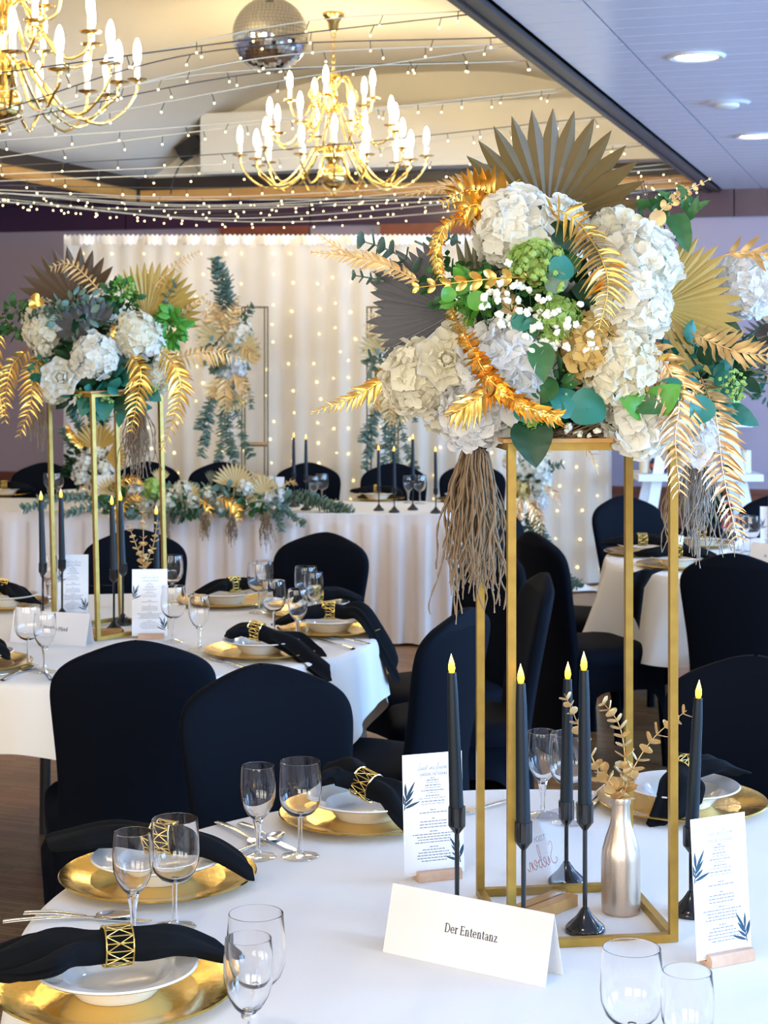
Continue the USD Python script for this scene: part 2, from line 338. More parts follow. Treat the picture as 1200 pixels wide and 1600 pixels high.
part(x, 'dark_rail', rbox(G(), UL - .04, UR, VF - .05, VF, 2.895, 2.99), 'trim_dark', False, 'dark brown rail')
part(x, 'corner_block', rbox(G(), UL - .05, UL + .02, VF - .05, VF, 2.79, 2.90), 'trim_dark', False)
x = thing('trim_3', 'dark metal rail along the edge of the panelled ceiling', 'rail', kind='structure')
part(x, 'edge_board', rbox(G(), UR, UR + .05, VS, VW, 2.785, 2.86), 'trim_dark', False)
part(x, 'white_upstand', rbox(G(), UR, UR + .05, VS, VF + .02, 2.86, 3.0), 'vault_white', False, 'white plaster upstand')
part(x, 'edge_rail', rbox(G(), UR - .02, UR + .008, VS, VW, 2.775, 2.81), 'trim_dark', False)
part(x, 'edge_rail', rbox(G(), UR + .045, UR + .075, VS, VW, 2.778, 2.80), 'trim_dark', False)
x = thing('ceiling_panels', 'pale blue grey ceiling of long narrow boards on the right', 'ceiling', kind='structure')
part(x, 'backing', rbox(G(), UR + .09, UWR, VB, VW, 2.825, 2.86), 'trim_dark', False)
part(x, 'backing_panel', rbox(G(), UR + .09, UWR, VB, 4.0, 2.80, 2.82), 'panel_blue', False)
v, k = 4.0, 0
while v < VW - .02:
    b = min(v + .172, VW); cuts = [UR + .09, -1.05, 1.6 if k % 2 else 2.3, UWR]
    for a, c in zip(cuts[:-1], cuts[1:]):
        part(x, 'ceiling_board', rbox(G(), a + .003, c - .003, v + .0055, b - .0055, 2.80, 2.82), 'panel_blue', False)
    v = b; k += 1
# white boxing in front of the gable wall
u0, u1 = -5.28, -1.72
x = thing('ceiling_boxing', 'white boxed panel hung in front of the arched end wall', 'panel', kind='structure')
part(x, 'boxing', rbox(G(), u0, u1, VF - .32, VF, 2.99, 3.45), 'box_white', False)
part(x, 'edge_strip', rbox(G(), u1 - .02, u1 + .16, VF - .34, VF, 2.985, 3.46), 'vault_white', False)
# downlights and smoke detector in the panelled ceiling
DL = {(-.82, 6.93): 'nearer round white downlight set in the panelled ceiling', (-.82, 9.65): 'farther round white downlight at the right picture edge'}
for u, v in DOWN:
    x = thing('downlight', DL.get((u, v), 'round white downlight beyond the picture, %s of the %s row' % (ORD[DOWN.index((u, v)) % 5], 'left' if u < 0 else 'right')), 'downlight', RM(u, v, 2.80))
    part(x, 'rim', G().lathe([(.085, .004), (.085, -.006), (.105, -.010), (.115, -.004), (.115, .004)], 40), 'downlight_rim')
    part(x, 'diffuser', G().lathe([(.0, -.004), (.085, -.004), (.085, .002), (0, .002)], 32), 'downlight_glow', False)
p = W(1135, 160, F * 1.15 / (HY - 160)); x = thing('smoke_detector', 'small flat smoke detector on the panelled ceiling', 'detector', (p[0], p[1], 2.80))
part(x, 'base', G().lathe([(0, -.012), (.10, -.012), (.115, 0), (.115, .004), (0, .004)], 32), 'panel_blue')
part(x, 'head', G().lathe([(0, -.030), (.045, -.030), (.06, -.022), (.06, -.012), (0, -.012)], 24), 'downlight_rim')
# loudspeaker box on the gable, tilted, with its cable
c = W(298, 231, 13.55); R = rotz(-ROOM) @ np.array([[.83, 0, .55], [0, 1, 0], [-.55, 0, .83]])
R = rotz(-ROOM) @ (lambda a: np.array([[math.cos(a), 0, -math.sin(a)], [0, 1, 0], [math.sin(a), 0, math.cos(a)]]))(math.radians(30))
x = thing('loudspeaker', 'small black loudspeaker tilted under the vault beside the white boxing', 'loudspeaker', c)
b = trimesh.creation.box((.20, .12, .11)); part(x, 'cabinet', (np.array(b.vertices) @ R.T, b.faces), 'black_plastic', False)
g = G()
for k in range(9): g.box(R @ np.array([-.08 + .02 * k, -.063, 0]), (.008, .008, .09), R)
part(x, 'grille', g, 'trim_dark', False)
part(x, 'cable', G().tube(catmull([R @ np.array([-.08, 0, -.06]), [-.10, .02, -.16], [-.15, .03, -.28], [-.16, .03, -.36]], 16), .006, 5), 'black_plastic', True)
part(x, 'bracket', G().bar((0, .03, .0), (.02, .16, .06), .03), 'black_plastic', False)

# ------------------------------------------------------------------ white curtain wall with lights
def wavy(xs, y0, z0, z1, amp, seed, nz=14, sag=0):
    r = random.Random(seed); ph = [r.uniform(0, 6.28) for _ in range(5)]
    P = np.zeros((nz, len(xs), 3))
    for i, t in enumerate(np.linspace(0, 1, nz)):
        a = amp * (.45 + .75 * t)
        w = np.sin(xs * 44 + ph[0] + 1.6 * np.sin(xs * 3.1 + ph[1])) * .6 + np.sin(xs * 23 + ph[2] + 1.2 * np.sin(xs * 2.3 + ph[3]) + .5 * t) * .6
        P[i, :, 0] = xs; P[i, :, 1] = y0 + a * w; P[i, :, 2] = z1 + (z0 - z1) * t
    return P
CY = 11.8; cx0, cx1 = -2.185, 1.555
cur = thing('curtain', 'tall gathered sheer white curtain hung across the back of the hall', 'curtain')
xs = np.linspace(cx0, cx1, 700)
part(cur, 'sheer_layer', G().grid(wavy(xs, CY, .03, 2.38, .026, 1)), 'sheer', True, 'sheer front layer')
part(cur, 'lining', G().grid(wavy(np.linspace(cx0 + .01, cx1 - .01, 500), CY + .13, .01, 2.37, .03, 2)), 'curtain_lining', True, 'opaque back layer')
hp = wavy(xs, CY - .012, 2.34, 2.405, .02, 3, 4); hp[:, :, 2] += .006 * np.sin(xs * 190)[None]
part(cur, 'heading', G().grid(hp), 'curtain_lining', True, 'ruffled heading')
g = G().tube([(cx0, CY + .05, 2.365), (cx1, CY + .05, 2.365)], .018, 8); part(cur, 'rod', g, 'white_paint')
g = G()
for px in (cx0 + .03, cx1 - .03): g.tube([(px, CY + .06, 0), (px, CY + .06, 2.36)], .018, 8)
part(cur, 'post', g, 'white_paint')
hem = wavy(np.linspace(.95, 1.72, 120), CY - .10, .0, .05, .05, 5, 6)
for i in range(6): hem[i, :, 1] -= .05 * math.sin(i) ; hem[i, :, 2] = .012 + .05 * math.sin(PI * i / 5) * (.6 + .4 * np.sin(hem[i, :, 0] * 30)); hem[i, :, 1] = CY - .02 - .05 * i + .02 * np.sin(hem[i, :, 0] * 25 + i)
part(cur, 'trailing_hem', G().grid(hem), 'curtain_lining', True)
rnd = random.Random(11)
cols = [-2.06, -1.84, -1.62, -1.42, -1.26, -1.10, -.98, -.78, -.64, -.46, -.33, -.22, -.04, .16, .36, .56, .76, .92, 1.06, 1.20, 1.34, 1.47]
for k, cx in enumerate(cols):
    x = thing('curtain_light_string', '%s warm vertical light string from the left inside the white curtain' % ORD[k], 'string lights', (cx, CY + .055, 2.36), group='vertical light strings in the curtain')
    zz, pts = -.08, []
    while zz > -2.30:
        pts.append((rnd.uniform(-.03, .03), rnd.uniform(-.03, .005), zz)); zz -= rnd.uniform(.11, .21)
    part(x, 'cable', G().tube([(0, 0, 0)] + [(a, b + .004, c) for a, b, c in pts], .0015, 4), 'white_paint', True)
    part(x, 'bulbs', G().balls(pts, [rnd.uniform(.007, .0115) for _ in pts], 1), 'led_glow_soft', True, kind='stuff')

# ------------------------------------------------------------------ chandeliers
CH_TIERS = [(16, .585, -.90, -.97, .04), (8, .41, -.735, -.62, .3), (5, .275, -.56, -.45, .8)]
def chandelier(label, loc, rz):
    x = thing('chandelier', label, 'chandelier', loc, rz, 'brass chandeliers under the vault')
    part(x, 'ceiling_rose', G().lathe([(0, 0), (.065, 0), (.07, -.012), (.055, -.03), (.035, -.06), (.03, -.10), (.012, -.12), (0, -.12)], 24), 'brass')
    g = G()
    for k in range(7):
        a = np.linspace(0, 2 * PI, 13); zc = -.135 - k * .038
        p = np.stack([.011 * np.cos(a), np.zeros(13), zc + .024 * np.sin(a)], 1)
        if k % 2: p = p[:, [1, 0, 2]]
        g.tube(p, .0035, 5, False)
    part(x, 'chain', g, 'brass', True)
    part(x, 'column', G().lathe([(0, -.37), (.01, -.37), (.04, -.385), (.045, -.40), (.018, -.42), (.014, -.47), (.022, -.50), (.028, -.53), (.016, -.56), (.013, -.63), (.028, -.66), (.034, -.69), (.018, -.72), (.016, -.80), (.04, -.83), (.058, -.86), (.058, -.90), (.036, -.93), (.03, -.96), (0, -.96)], 24), 'brass')
    part(x, 'ball', G().lathe([(0, -.95)] + [(.088 * math.sin(t), -1.03 + .088 * math.cos(t)) for t in np.linspace(.3, PI - .1, 16)] + [(.016, -1.125), (.02, -1.135), (0, -1.15)], 28), 'brass', label='polished brass ball')
    for n, r, zc, zs, ph in CH_TIERS:
        for k in range(n):
            a = 2 * PI * k / n + ph; alt = .045 if (n == 16 and k % 2) else 0
            rr = r - (.07 if alt else 0); zz = zc - alt
            if n == 16: q = [(.05, zs + .09), (.11, zs + .13), (.18, zs + .04), (.28 * rr / r, zs - .07), (.42 * rr / r, zs - .125), (.53 * rr / r, zs - .06), (rr - .005, zz - .05), (rr, zz)]
            else: q = [(.02, zs - .02), (.07, zs + .05), (.12, zs + .01), (.16 * r / .3, zs - .13), (.22 * r / .3, zz - .10), (r - .02, zz - .07), (r, zz)]
            c, s = math.cos(a), math.sin(a)
            pth = catmull([(p[0] * c, p[0] * s, p[1]) for p in q], 22)
            arm = part(x, 'arm', G().tube(pth, .0068, 6), 'brass', True)
            o = np.array([rr * c, rr * s, zz])
            part(arm, 'drip_pan', G().lathe([(0, -.012), (.012, -.01), (.014, 0), (.044, .006), (.048, .012), (.02, .010), (0, .012)], 14, o), 'brass')
            part(arm, 'candle_tube', G().lathe([(.013, .008), (.013, .085), (0, .085)], 10, o), 'white_paint')
            part(arm, 'bulb', G().lathe([(.010, .08), (.016, .10), (.0185, .125), (.017, .15), (.011, .175), (.004, .19), (0, .193)], 10, o), 'bulb_glow', True)
    for k in range(6):
        a = 2 * PI * k / 6 + .5; c, s = math.cos(a), math.sin(a); t = np.linspace(0, 3.6 * PI, 26); rad = .012 + .035 * t / t[-1]
        pp = np.stack([(.14 + rad * np.cos(t)) * c, (.14 + rad * np.cos(t)) * s, -.52 + rad * np.sin(t)], 1)
        part(x, 'scroll', G().tube(pp, .005, 5), 'brass', True); part(x, 'scroll', G().tube(pp * [1.15, 1.15, 1] + [0, 0, -.18], .005, 5), 'brass', True)
    return x
ch1 = chandelier('whole many-armed brass chandelier with lit candle bulbs above the top table', W(521, 30, 10.85) * [1, 1, 0] + [0, 0, 3.735], 0)
p = W(4, 120, 7.5); dup(ch1, 'brass chandelier cut off by the top left corner of the picture', (p[0], p[1], 3.72), 14)
# mirror ball
c = W(422, 55, 9.1); rb = .199
x = thing('mirror_ball', 'round mirror ball hanging beside the chandelier', 'mirror ball', c)
part(x, 'core', G().ball((0, 0, 0), rb - .003, 3), 'ball_core', True)
g = G(); rows = 30; rr = random.Random(4)
for i in range(rows):
    t0, t1 = PI * i / rows, PI * (i + 1) / rows; tm = (t0 + t1) / 2; m = max(4, int(2 * PI * math.sin(tm) * rb / (PI * rb / rows)))
    for k in range(m):
        a = 2 * PI * (k + .5) / m; h = PI * rb / rows * .46
        nrm = np.array([math.sin(tm) * math.cos(a), math.sin(tm) * math.sin(a), math.cos(tm)]) ; R = frame_of(nrm + np.array([rr.gauss(0, .012), rr.gauss(0, .012), rr.gauss(0, .012)]), (0, 0, 1) if .05 < tm < PI - .05 else (1, 0, 0))
        q = np.array([(-h, -h, 0), (h, -h, 0), (h, h, 0), (-h, h, 0)]) @ R.T + nrm * rb; g.add(q, [[0, 1, 2, 3]])
part(x, 'mirror_tiles', g, 'mirror', False, kind='stuff')
top = 3.70 - c[2]
part(x, 'hanger', G().lathe([(0, rb - .01), (.03, rb - .01), (.03, rb + .03), (.006, rb + .04), (.006, top - .06), (.05, top - .05), (.05, top), (0, top)], 16), 'steel')

# ------------------------------------------------------------------ fairy-light strings across the vault
def redge(px):   # a point on the edge rail at the picture column px
    k = (px - 600) / F   # x = k*y and u(x,y) = UR - .02
    y = (UR - .02) / (k * E1[0] + E1[1]); return np.array([k * y, y, 2.80])
FS = [  # left end px,py,d ; mid px,py ; right end (column on the rail)
    ((-30, 118, 5.2), (390, 62), 742), ((-30, 150, 5.4), (420, 42), 735), ((-30, 196, 5.6), (400, 92), 803), ((-30, 182, 5.6), (330, 80), 790), ((-30, 215, 6), (430, 128), 806), ((-30, 205, 6), (300, 118), 838),
    ((-30, 198, 6.2), (420, 112), 838), ((-30, 222, 6.8), (430, 186), 893), ((-30, 250, 7.2), (420, 192), 900), ((-30, 262, 7.4), (460, 232), 952), ((-30, 274, 7.6), (420, 250), 955),
    ((-30, 284, 8), (520, 262), 1008), ((-30, 290, 8.2), (480, 288), 1012), ((-30, 300, 8.6), (420, 318), 1050), ((-30, 296, 8.8), (400, 306), 1060), ((-30, 304, 9), (350, 330), 1072), ((-30, 308, 9.2), (420, 340), 1078),
    ((-30, 300, 9.4), (380, 322), 1085), ((-30, 306, 9.5), (300, 314), 1090), ((-30, 312, 9.6), (480, 346), 1096), ((-30, 302, 9.8), (440, 312), 1100), ((-30, 309, 10), (380, 336), 1104), ((-30, 315, 10), (340, 326), 1106)]
rnd = random.Random(21)
FSO = sorted(range(len(FS)), key=lambda i: FS[i][2] + .01 * i)
for k, (a, m, r) in enumerate(FS):
    p0, p2 = W(*a), redge(r); p1 = W(m[0], m[1], (a[2] + p2[1]) / 2 if abs(p2[1]) > 0 else a[2])
    t = (m[0] - a[0]) / (r - a[0]); p1 = W(m[0], m[1], p0[1] + (p2[1] - p0[1]) * t)
    q = catmull([p0, p1, p2], 60)
    # ends tied to the rail and, beyond the picture, to the left fascia
    ext = p0 + (p0 - q[3]) / np.linalg.norm(p0 - q[3]) * 1.2; path = np.vstack([[ext], q])
    x = thing('fairy_light_string', 'fairy light string tied to the ceiling rail %s, counted from the top of the picture' % ORD[FSO.index(k)], 'string lights', group='fairy light strings under the vault')
    part(x, 'cable', G().tube(path, .0021, 4), 'wire' if k % 3 else 'wire_dark', True)
    L = np.concatenate([[0], np.cumsum(np.linalg.norm(np.diff(q, axis=0), axis=1))]); bp, g = [], G(); s = rnd.uniform(.02, .15)
    while s < L[-1] - .03:
        c = np.array([np.interp(s, L, q[:, j]) for j in range(3)]); sw = rnd.uniform(-.015, .015)
        g.tube([c, c + [sw, 0, -.028]], .0016, 4); bp.append(c + [sw, 0, -.036]); s += rnd.uniform(.17, .28)
    part(x, 'sockets', g, 'wire_dark', True, kind='stuff')
    part(x, 'bulbs', G().balls(bp, (.0038 if k < 11 else .0045), 1), 'led_glow', True, kind='stuff')
# ------------------------------------------------------------------ round tables and cloths
T1, T2, T3, RT, ZT = np.array([.29, 2.67]), np.array([-.862, 5.437]), np.array([1.78, 7.25]), .84, .75
def round_table(c, label, rot):
    x = thing('round_table', label, 'table', (c[0], c[1], 0), rot)
    part(x, 'tabletop', G().lathe([(0, .715), (RT - .012, .715), (RT - .008, .72), (RT - .008, .738), (RT - .012, .744), (0, .744)], 64), 'table_wood')
    for k in range(4):
        a = k * PI / 2 + .4; p = (.5 * math.cos(a), .5 * math.sin(a))
        part(x, 'leg', G().tube([(p[0], p[1], 0), (p[0] * .97, p[1] * .97, .715)], .018, 10), 'table_metal')
def cloth(c, half, rot, label, nf, amp, seed, flare=.10, omax=.6):
    r = random.Random(seed); n = 288; th = np.arange(n) * 2 * PI / n; a = th - rot
    R0 = RT + .004; o = half / np.maximum(np.abs(np.cos(a)), np.abs(np.sin(a))) - R0; o = np.clip(o, .06, omax)
    o = np.convolve(np.concatenate([o[-4:], o, o[:4]]), np.ones(9) / 9, 'valid')
    ph = [r.uniform(0, 6.28) for _ in range(3)]; rows = [np.zeros((n, 3))]
    for rr in (.3, .6, .8, .835): rows.append(np.stack([rr * np.cos(th), rr * np.sin(th), np.zeros(n) + .0], 1))
    rows.append(np.stack([(R0 + .002) * np.cos(th), (R0 + .002) * np.sin(th), np.full(n, -.004)], 1))
    for t in np.linspace(.06, 1, 14):
        s = t * o; corner = np.clip((o - .2) / .3, 0, 1)
        fold = np.sin(nf * th + ph[0]) + .5 * np.sin((nf * 2 - 3) * th + ph[1]) + .35 * np.sin((nf // 2) * th + ph[2])
        rad = R0 + .004 + flare * s * (1 - .4 * t) + amp * t**.8 * (fold + .9) * (1 + 1.6 * corner * t)
        rows.append(np.stack([rad * np.cos(th), rad * np.sin(th), -.004 - s * (1 - .03 * fold * t)], 1))
    P = np.array(rows); P[:, :, 2] += ZT; P[:, :, 0] += c[0]; P[:, :, 1] += c[1]
    g = G().grid(P, cv=True)
    return single('tablecloth', g, 'cloth', label, 'tablecloth', smooth=50)
round_table(T1, 'round banquet table in the foreground under a white cloth', 20)
cloth(T1, 1.0, .3, 'white cloth over the foreground round table with the big bouquet', 22, .012, 1)
round_table(T2, 'round banquet table at the middle left under a white cloth', 12)
cloth(T2, 1.02, -.17, 'white cloth with hanging folds over the middle left round table', 17, .014, 5)
round_table(T3, 'round banquet table behind on the right under a white cloth', 10)
cloth(T3, 1.06, -3.5, 'white cloth with a long hanging corner over the right rear table', 13, .022, 9, .16, .34)
ZT1 = ZT + .0005

# ------------------------------------------------------------------ chairs in black stretch covers
def chair_proto(label, loc, rz):
    x = thing('banquet_chair', label, 'chair', loc, rz, 'banquet chairs in black stretch covers')
    zs = [(.02, .200), (.2, .194), (.40, .186), (.50, .185), (.60, .190), (.70, .200), (.77, .207), (.80, .207), (.822, .203), (.840, .194), (.852, .184), (.866, .166), (.880, .140), (.893, .108), (.904, .078), (.913, .048), (.918, .02), (.919, .004)]
    zz = catmull([(z, w, 0) for z, w in zs], 56); n = 36; rows = []
    a = np.arange(n) * 2 * PI / n; e = lambda q, p: np.sign(q) * np.abs(q) ** p
    for z, w, _ in zz:
        w = max(w, .003); z = min(z, .919); yb = -.205 - .085 * max(0, (z - .45) / .47) ** 1.15 - .02 * (1 - min(1, z / .45))
        th = .028 * min(1, .35 + .65 * (max(.0, .921 - z) / .05)); xx = w * e(np.cos(a), .55)
        rows.append(np.stack([xx, yb + th * e(np.sin(a), .6) + .55 * xx**2, np.full(n, z)], 1))
    part(x, 'backrest', G().grid(np.array(rows), cv=True), 'black_fabric', True)
    m = 44; a = np.arange(m) * 2 * PI / m; cx, cy = e(np.cos(a), .42), e(np.sin(a), .42); rows = []
    for k, z in ((.0, .485), (.5, .484), (.8, .478), (.93, .468), (1.0, .452), (1.01, .43), (1.0, .41)):
        rows.append(np.stack([.215 * k * cx, .005 + .215 * k * cy, np.full(m, z)], 1))
    part(x, 'seat', G().grid(np.array(rows), cv=True), 'black_fabric', True)
    m = 96; a = np.arange(m) * 2 * PI / m; cx, cy = e(np.cos(a), .36), e(np.sin(a), .36); rows = []
    q = np.abs(np.abs(np.cos(2 * a))); bot = .015 + .30 * np.clip(q, 0, 1) ** .9
    for t in np.linspace(0, 1, 12):
        pin = 1 - .07 * math.sin(PI * t) * q
        z = .44 + (bot - .44) * t; rows.append(np.stack([(.213 + .012 * t) * cx * pin, .005 + (.213 + .012 * t) * cy * pin, z], 1))
    part(x, 'skirt', G().grid(np.array(rows), cv=True), 'black_fabric', 50)
    for sx in (-1, 1):
        for sy in (-1, 1):
            part(x, 'leg', G().tube([(sx * .172, .005 + sy * .172, .43), (sx * .185, .005 + sy * .185, .2), (sx * .196, .005 + sy * .196, .0)], [.016, .016, .018], 8), 'black_fabric')
    return x
CHAIRS = [  # back centre x, y, point the chair faces, label
    (-.62, 4.30, T2, 'black covered chair seen from behind at the front of the middle left table'),
    (-.276, 3.95, T1, 'black covered chair beyond the foreground table, left of the tall stand'),
    (.215, 4.83, T2, 'dark covered chair with a blue sheen behind the drinks card and left stand leg'),
    (.40, 6.20, T2, 'dark covered chair between the hanging twigs and the tall gold legs'),
    (.50, 5.56, T2, 'dark covered chair seen edge on between the gold legs'),
    (.60, 6.80, T3, 'big black covered chair seen from the side between the gold legs, seat to the right'),
    (.53, 7.75, T3, 'farther dark blue looking chair behind the stand, beside the last curtain light strings'),
    (1.17, 8.40, T3, 'dark blue looking covered chair facing the picture across the right rear table'),
    (1.24, 6.10, T3, 'black covered chair back in front of the right rear table'),
    (.87, 4.06, T1, 'black covered chair at the right picture edge beyond the foreground table'),
    (1.95, 8.50, T3, 'dark covered chair cut off by the right picture edge behind the glasses'),
    (-.99, 6.87, T2, 'black covered chair behind the gold vase branches on the middle left table'),
    (-.235, 6.75, T2, 'black covered chair between the middle left table and the top table skirt'),
    (-2.12, 10.8, (-2.05, 9.7), 'black covered chair at the top table, farthest left'),
    (-1.49, 10.9, (-1.45, 9.6), 'black covered chair at the top table behind the bouquet twigs'),
    (-1.02, 10.85, (-1.02, 9.6), 'black covered chair at the top table behind the middle of the flower garland'),
    (-.475, 10.8, (-.5, 9.6), 'black covered chair at the top table behind the two left candles'),
    (.06, 10.75, (.05, 9.6), 'black covered chair at the top table behind the row of four candles'),
    (.55, 10.75, (.5, 9.6), 'black covered chair at the right end of the top table behind the twigs')]
chair0 = None
for k, (bx, by, f, lab) in enumerate(CHAIRS):
    f = np.asarray(f, float)[:2]; d = unit(f - np.array([bx, by])); o = np.array([bx, by]) + d * .27
    rz = math.degrees(math.atan2(d[1], d[0])) - 90
    if k == 0: chair0 = chair_proto(lab, (o[0], o[1], 0), rz)
    else: dup(chair0, lab, (o[0], o[1], 0), rz)

# ------------------------------------------------------------------ tableware prototypes
def lab_first(store, key, make, label, loc, rz=0, rot=None):
    if key not in store: store[key] = make(label, loc, rz if rot is None else rot)
    else: dup(store[key], label, loc, rz, rot)
    return store[key]
PROTO = {}
def rr(rz): return rz if isinstance(rz, tuple) else (0, 0, rz)
def mk_charger(label, loc, rz):
    x = thing('charger_plate', label, 'plate', loc, rot=rr(rz), group='gold charger plates')
    part(x, 'well', G().lathe([(0, .001), (.115, .001), (.118, .004), (.113, .006), (0, .005)], 56), 'charger_gold', 40)
    part(x, 'rim', G().lathe([(.113, .006), (.118, .004), (.150, .012), (.163, .013), (.166, .015), (.164, .017), (.150, .0155), (.121, .008), (.113, .006)], 72), 'charger_gold', 40)
    return x
def mk_plate(label, loc, rz):
    x = thing('soup_plate', label, 'plate', loc, rot=rr(rz), group='white soup plates')
    part(x, 'bowl', G().lathe([(0, .004), (.050, .004), (.052, 0), (.056, 0), (.066, .012), (.078, .026), (.080, .029), (.076, .029), (.062, .014), (.050, .008), (0, .007)], 56), 'porcelain', 40)
    part(x, 'rim', G().lathe([(.076, .029), (.080, .0265), (.098, .031), (.110, .034), (.113, .0365), (.110, .0385), (.097, .035), (.080, .0305), (.076, .029)], 64), 'porcelain', 40)
    return x
def mk_wine(label, loc, rz):
    x = thing('wine_glass', label, 'wine glass', loc, rot=rr(rz), group='straight stemmed wine glasses')
    part(x, 'bowl', G().lathe([(.0, .071), (.010, .0715), (.022, .077), (.032, .088), (.0375, .103), (.0385, .118), (.0375, .140), (.0355, .168), (.0346, .1688), (.0345, .168), (.0365, .140), (.0373, .118), (.0362, .104), (.031, .090), (.021, .080), (.009, .0755), (0, .075)], 40), 'glass', True)
    part(x, 'stem', G().lathe([(.0, .0735), (.006, .0735), (.0042, .068), (.0038, .04), (.0045, .014), (.007, .008), (0, .008)], 16), 'glass', True)
    part(x, 'foot', G().lathe([(0, 0), (.032, 0), (.0335, .0012), (.032, .0024), (.018, .005), (.007, .009), (0, .009)], 40), 'thin_glass', 50)
    return x
def mk_small(label, loc, rz):
    x = thing('water_glass', label, 'wine glass', loc, rot=rr(rz), group='smaller drawn stem glasses')
    part(x, 'bowl', G().lathe([(.0, .064), (.008, .066), (.018, .076), (.026, .090), (.0305, .106), (.0315, .125), (.0305, .145), (.0290, .161), (.0282, .1616), (.0280, .161), (.0295, .145), (.0303, .125), (.0292, .107), (.0245, .092), (.0165, .079), (.007, .071), (0, .070)], 40), 'glass', True)
    part(x, 'stem', G().lathe([(.0, .068), (.0095, .068), (.0085, .060), (.0055, .045), (.0042, .03), (.0045, .014), (.008, .008), (0, .008)], 16), 'glass', True)
    part(x, 'foot', G().lathe([(0, 0), (.0315, 0), (.033, .0012), (.0315, .0024), (.018, .005), (.007, .009), (0, .009)], 40), 'thin_glass', 50)
    return x
def handle_grid(L0, L1, w0, w1, th, zc=.004):
    t = np.linspace(0, 1, 10); n = 10; a = np.arange(n) * 2 * PI / n; rows = []
    for u in t:
        w = w0 + (w1 - w0) * u**.7; rows.append(np.stack([np.full(n, L0 + (L1 - L0) * u), w * np.cos(a), zc + th * np.sin(a) + .003 * math.sin(PI * u)], 1))
    return np.array(rows)
def mk_knife(label, loc, rz):
    x = thing('knife', label, 'knife', loc, rot=rr(rz), group='table knives')
    part(x, 'handle', G().grid(handle_grid(.0, -.10, .0035, .0085, .003), cv=True), 'steel', True)
    bl = Polygon([(0, -.004), (.02, -.0075), (.085, -.0085), (.104, -.004), (.108, .003), (.09, .006), (0, .004)])
    part(x, 'blade', G().poly(bl, .0016, lambda v: v + [0, 0, .003]), 'steel', False)
    return x
def mk_spoon(label, loc, rz):
    x = thing('spoon', label, 'spoon', loc, rot=rr(rz), group='table spoons')
    part(x, 'handle', G().grid(handle_grid(.0, -.14, .0028, .0085, .002), cv=True), 'steel', True)
    n = 24; a = np.arange(n) * 2 * PI / n; rows = []
    for k, z in ((1.0, .0075), (.99, .0085), (.92, .0075), (.7, .0045), (.4, .0025), (.02, .0018)):
        rows.append(np.stack([.030 + .032 * k * np.cos(a) * (1 + .12 * np.cos(a)), .0195 * k * np.sin(a) * (1 - .15 * np.cos(a)), np.full(n, z)], 1))
    part(x, 'bowl', G().grid(np.array(rows), cv=True), 'steel', True)
    return x
def mk_fork(label, loc, rz):
    x = thing('fork', label, 'fork', loc, rot=rr(rz), group='table forks')
    part(x, 'handle', G().grid(handle_grid(.0, -.13, .0028, .0085, .002), cv=True), 'steel', True)
    hp = unary_union([Polygon([(0, -.003), (.012, -.011), (.026, -.0125), (.026, .0125), (.012, .011), (0, .003)])])
    part(x, 'head', G().poly(hp, .0016, lambda v: v + [0, 0, .004]), 'steel', False)
    for k in range(4):
        y = -.0108 + .0072 * k; part(x, 'tine', G().tube([(.025, y, .0048), (.045, y, .0035), (.064, y * .92, .0062)], [.0017, .0015, .0006], 6), 'steel')
    return x
def mk_ring(label, loc, rot):
    x = thing('napkin_ring', label, 'napkin ring', loc, rot=rr(rot), group='gold lattice napkin rings')
    R, h, n = .0272, .019, 8; a = np.linspace(0, 2 * PI, 37)
    for s in (-1, 1): part(x, 'hoop', G().tube(np.stack([R * np.cos(a), R * np.sin(a), np.full(37, s * h)], 1), .0016, 5, False), 'ring_gold')
    g = G(); pt = lambda t, z: (R * math.cos(t), R * math.sin(t), z)
    for k in range(n):
        t0, t1, t2 = 2 * PI * k / n, 2 * PI * (k + .5) / n, 2 * PI * (k + 1) / n
        for p, q in ((pt(t0, -h), pt(t1, 0)), (pt(t1, 0), pt(t2, -h)), (pt(t0, h), pt(t1, 0)), (pt(t1, 0), pt(t2, h)), (pt(t0, -h), pt(t0, h)), (pt(t1, -h), pt(t1, h))): g.tube([p, q], .0012, 4)
    part(x, 'lattice', g, 'ring_gold', True, kind='stuff')
    return x
MK = dict(charger=mk_charger, plate=mk_plate, wine=mk_wine, small=mk_small, knife=mk_knife, spoon=mk_spoon, fork=mk_fork, ring=mk_ring)
def put(kind, label, loc, rz=0, rot=None):
    return lab_first(PROTO, kind, MK[kind], label, loc, rz, rot)
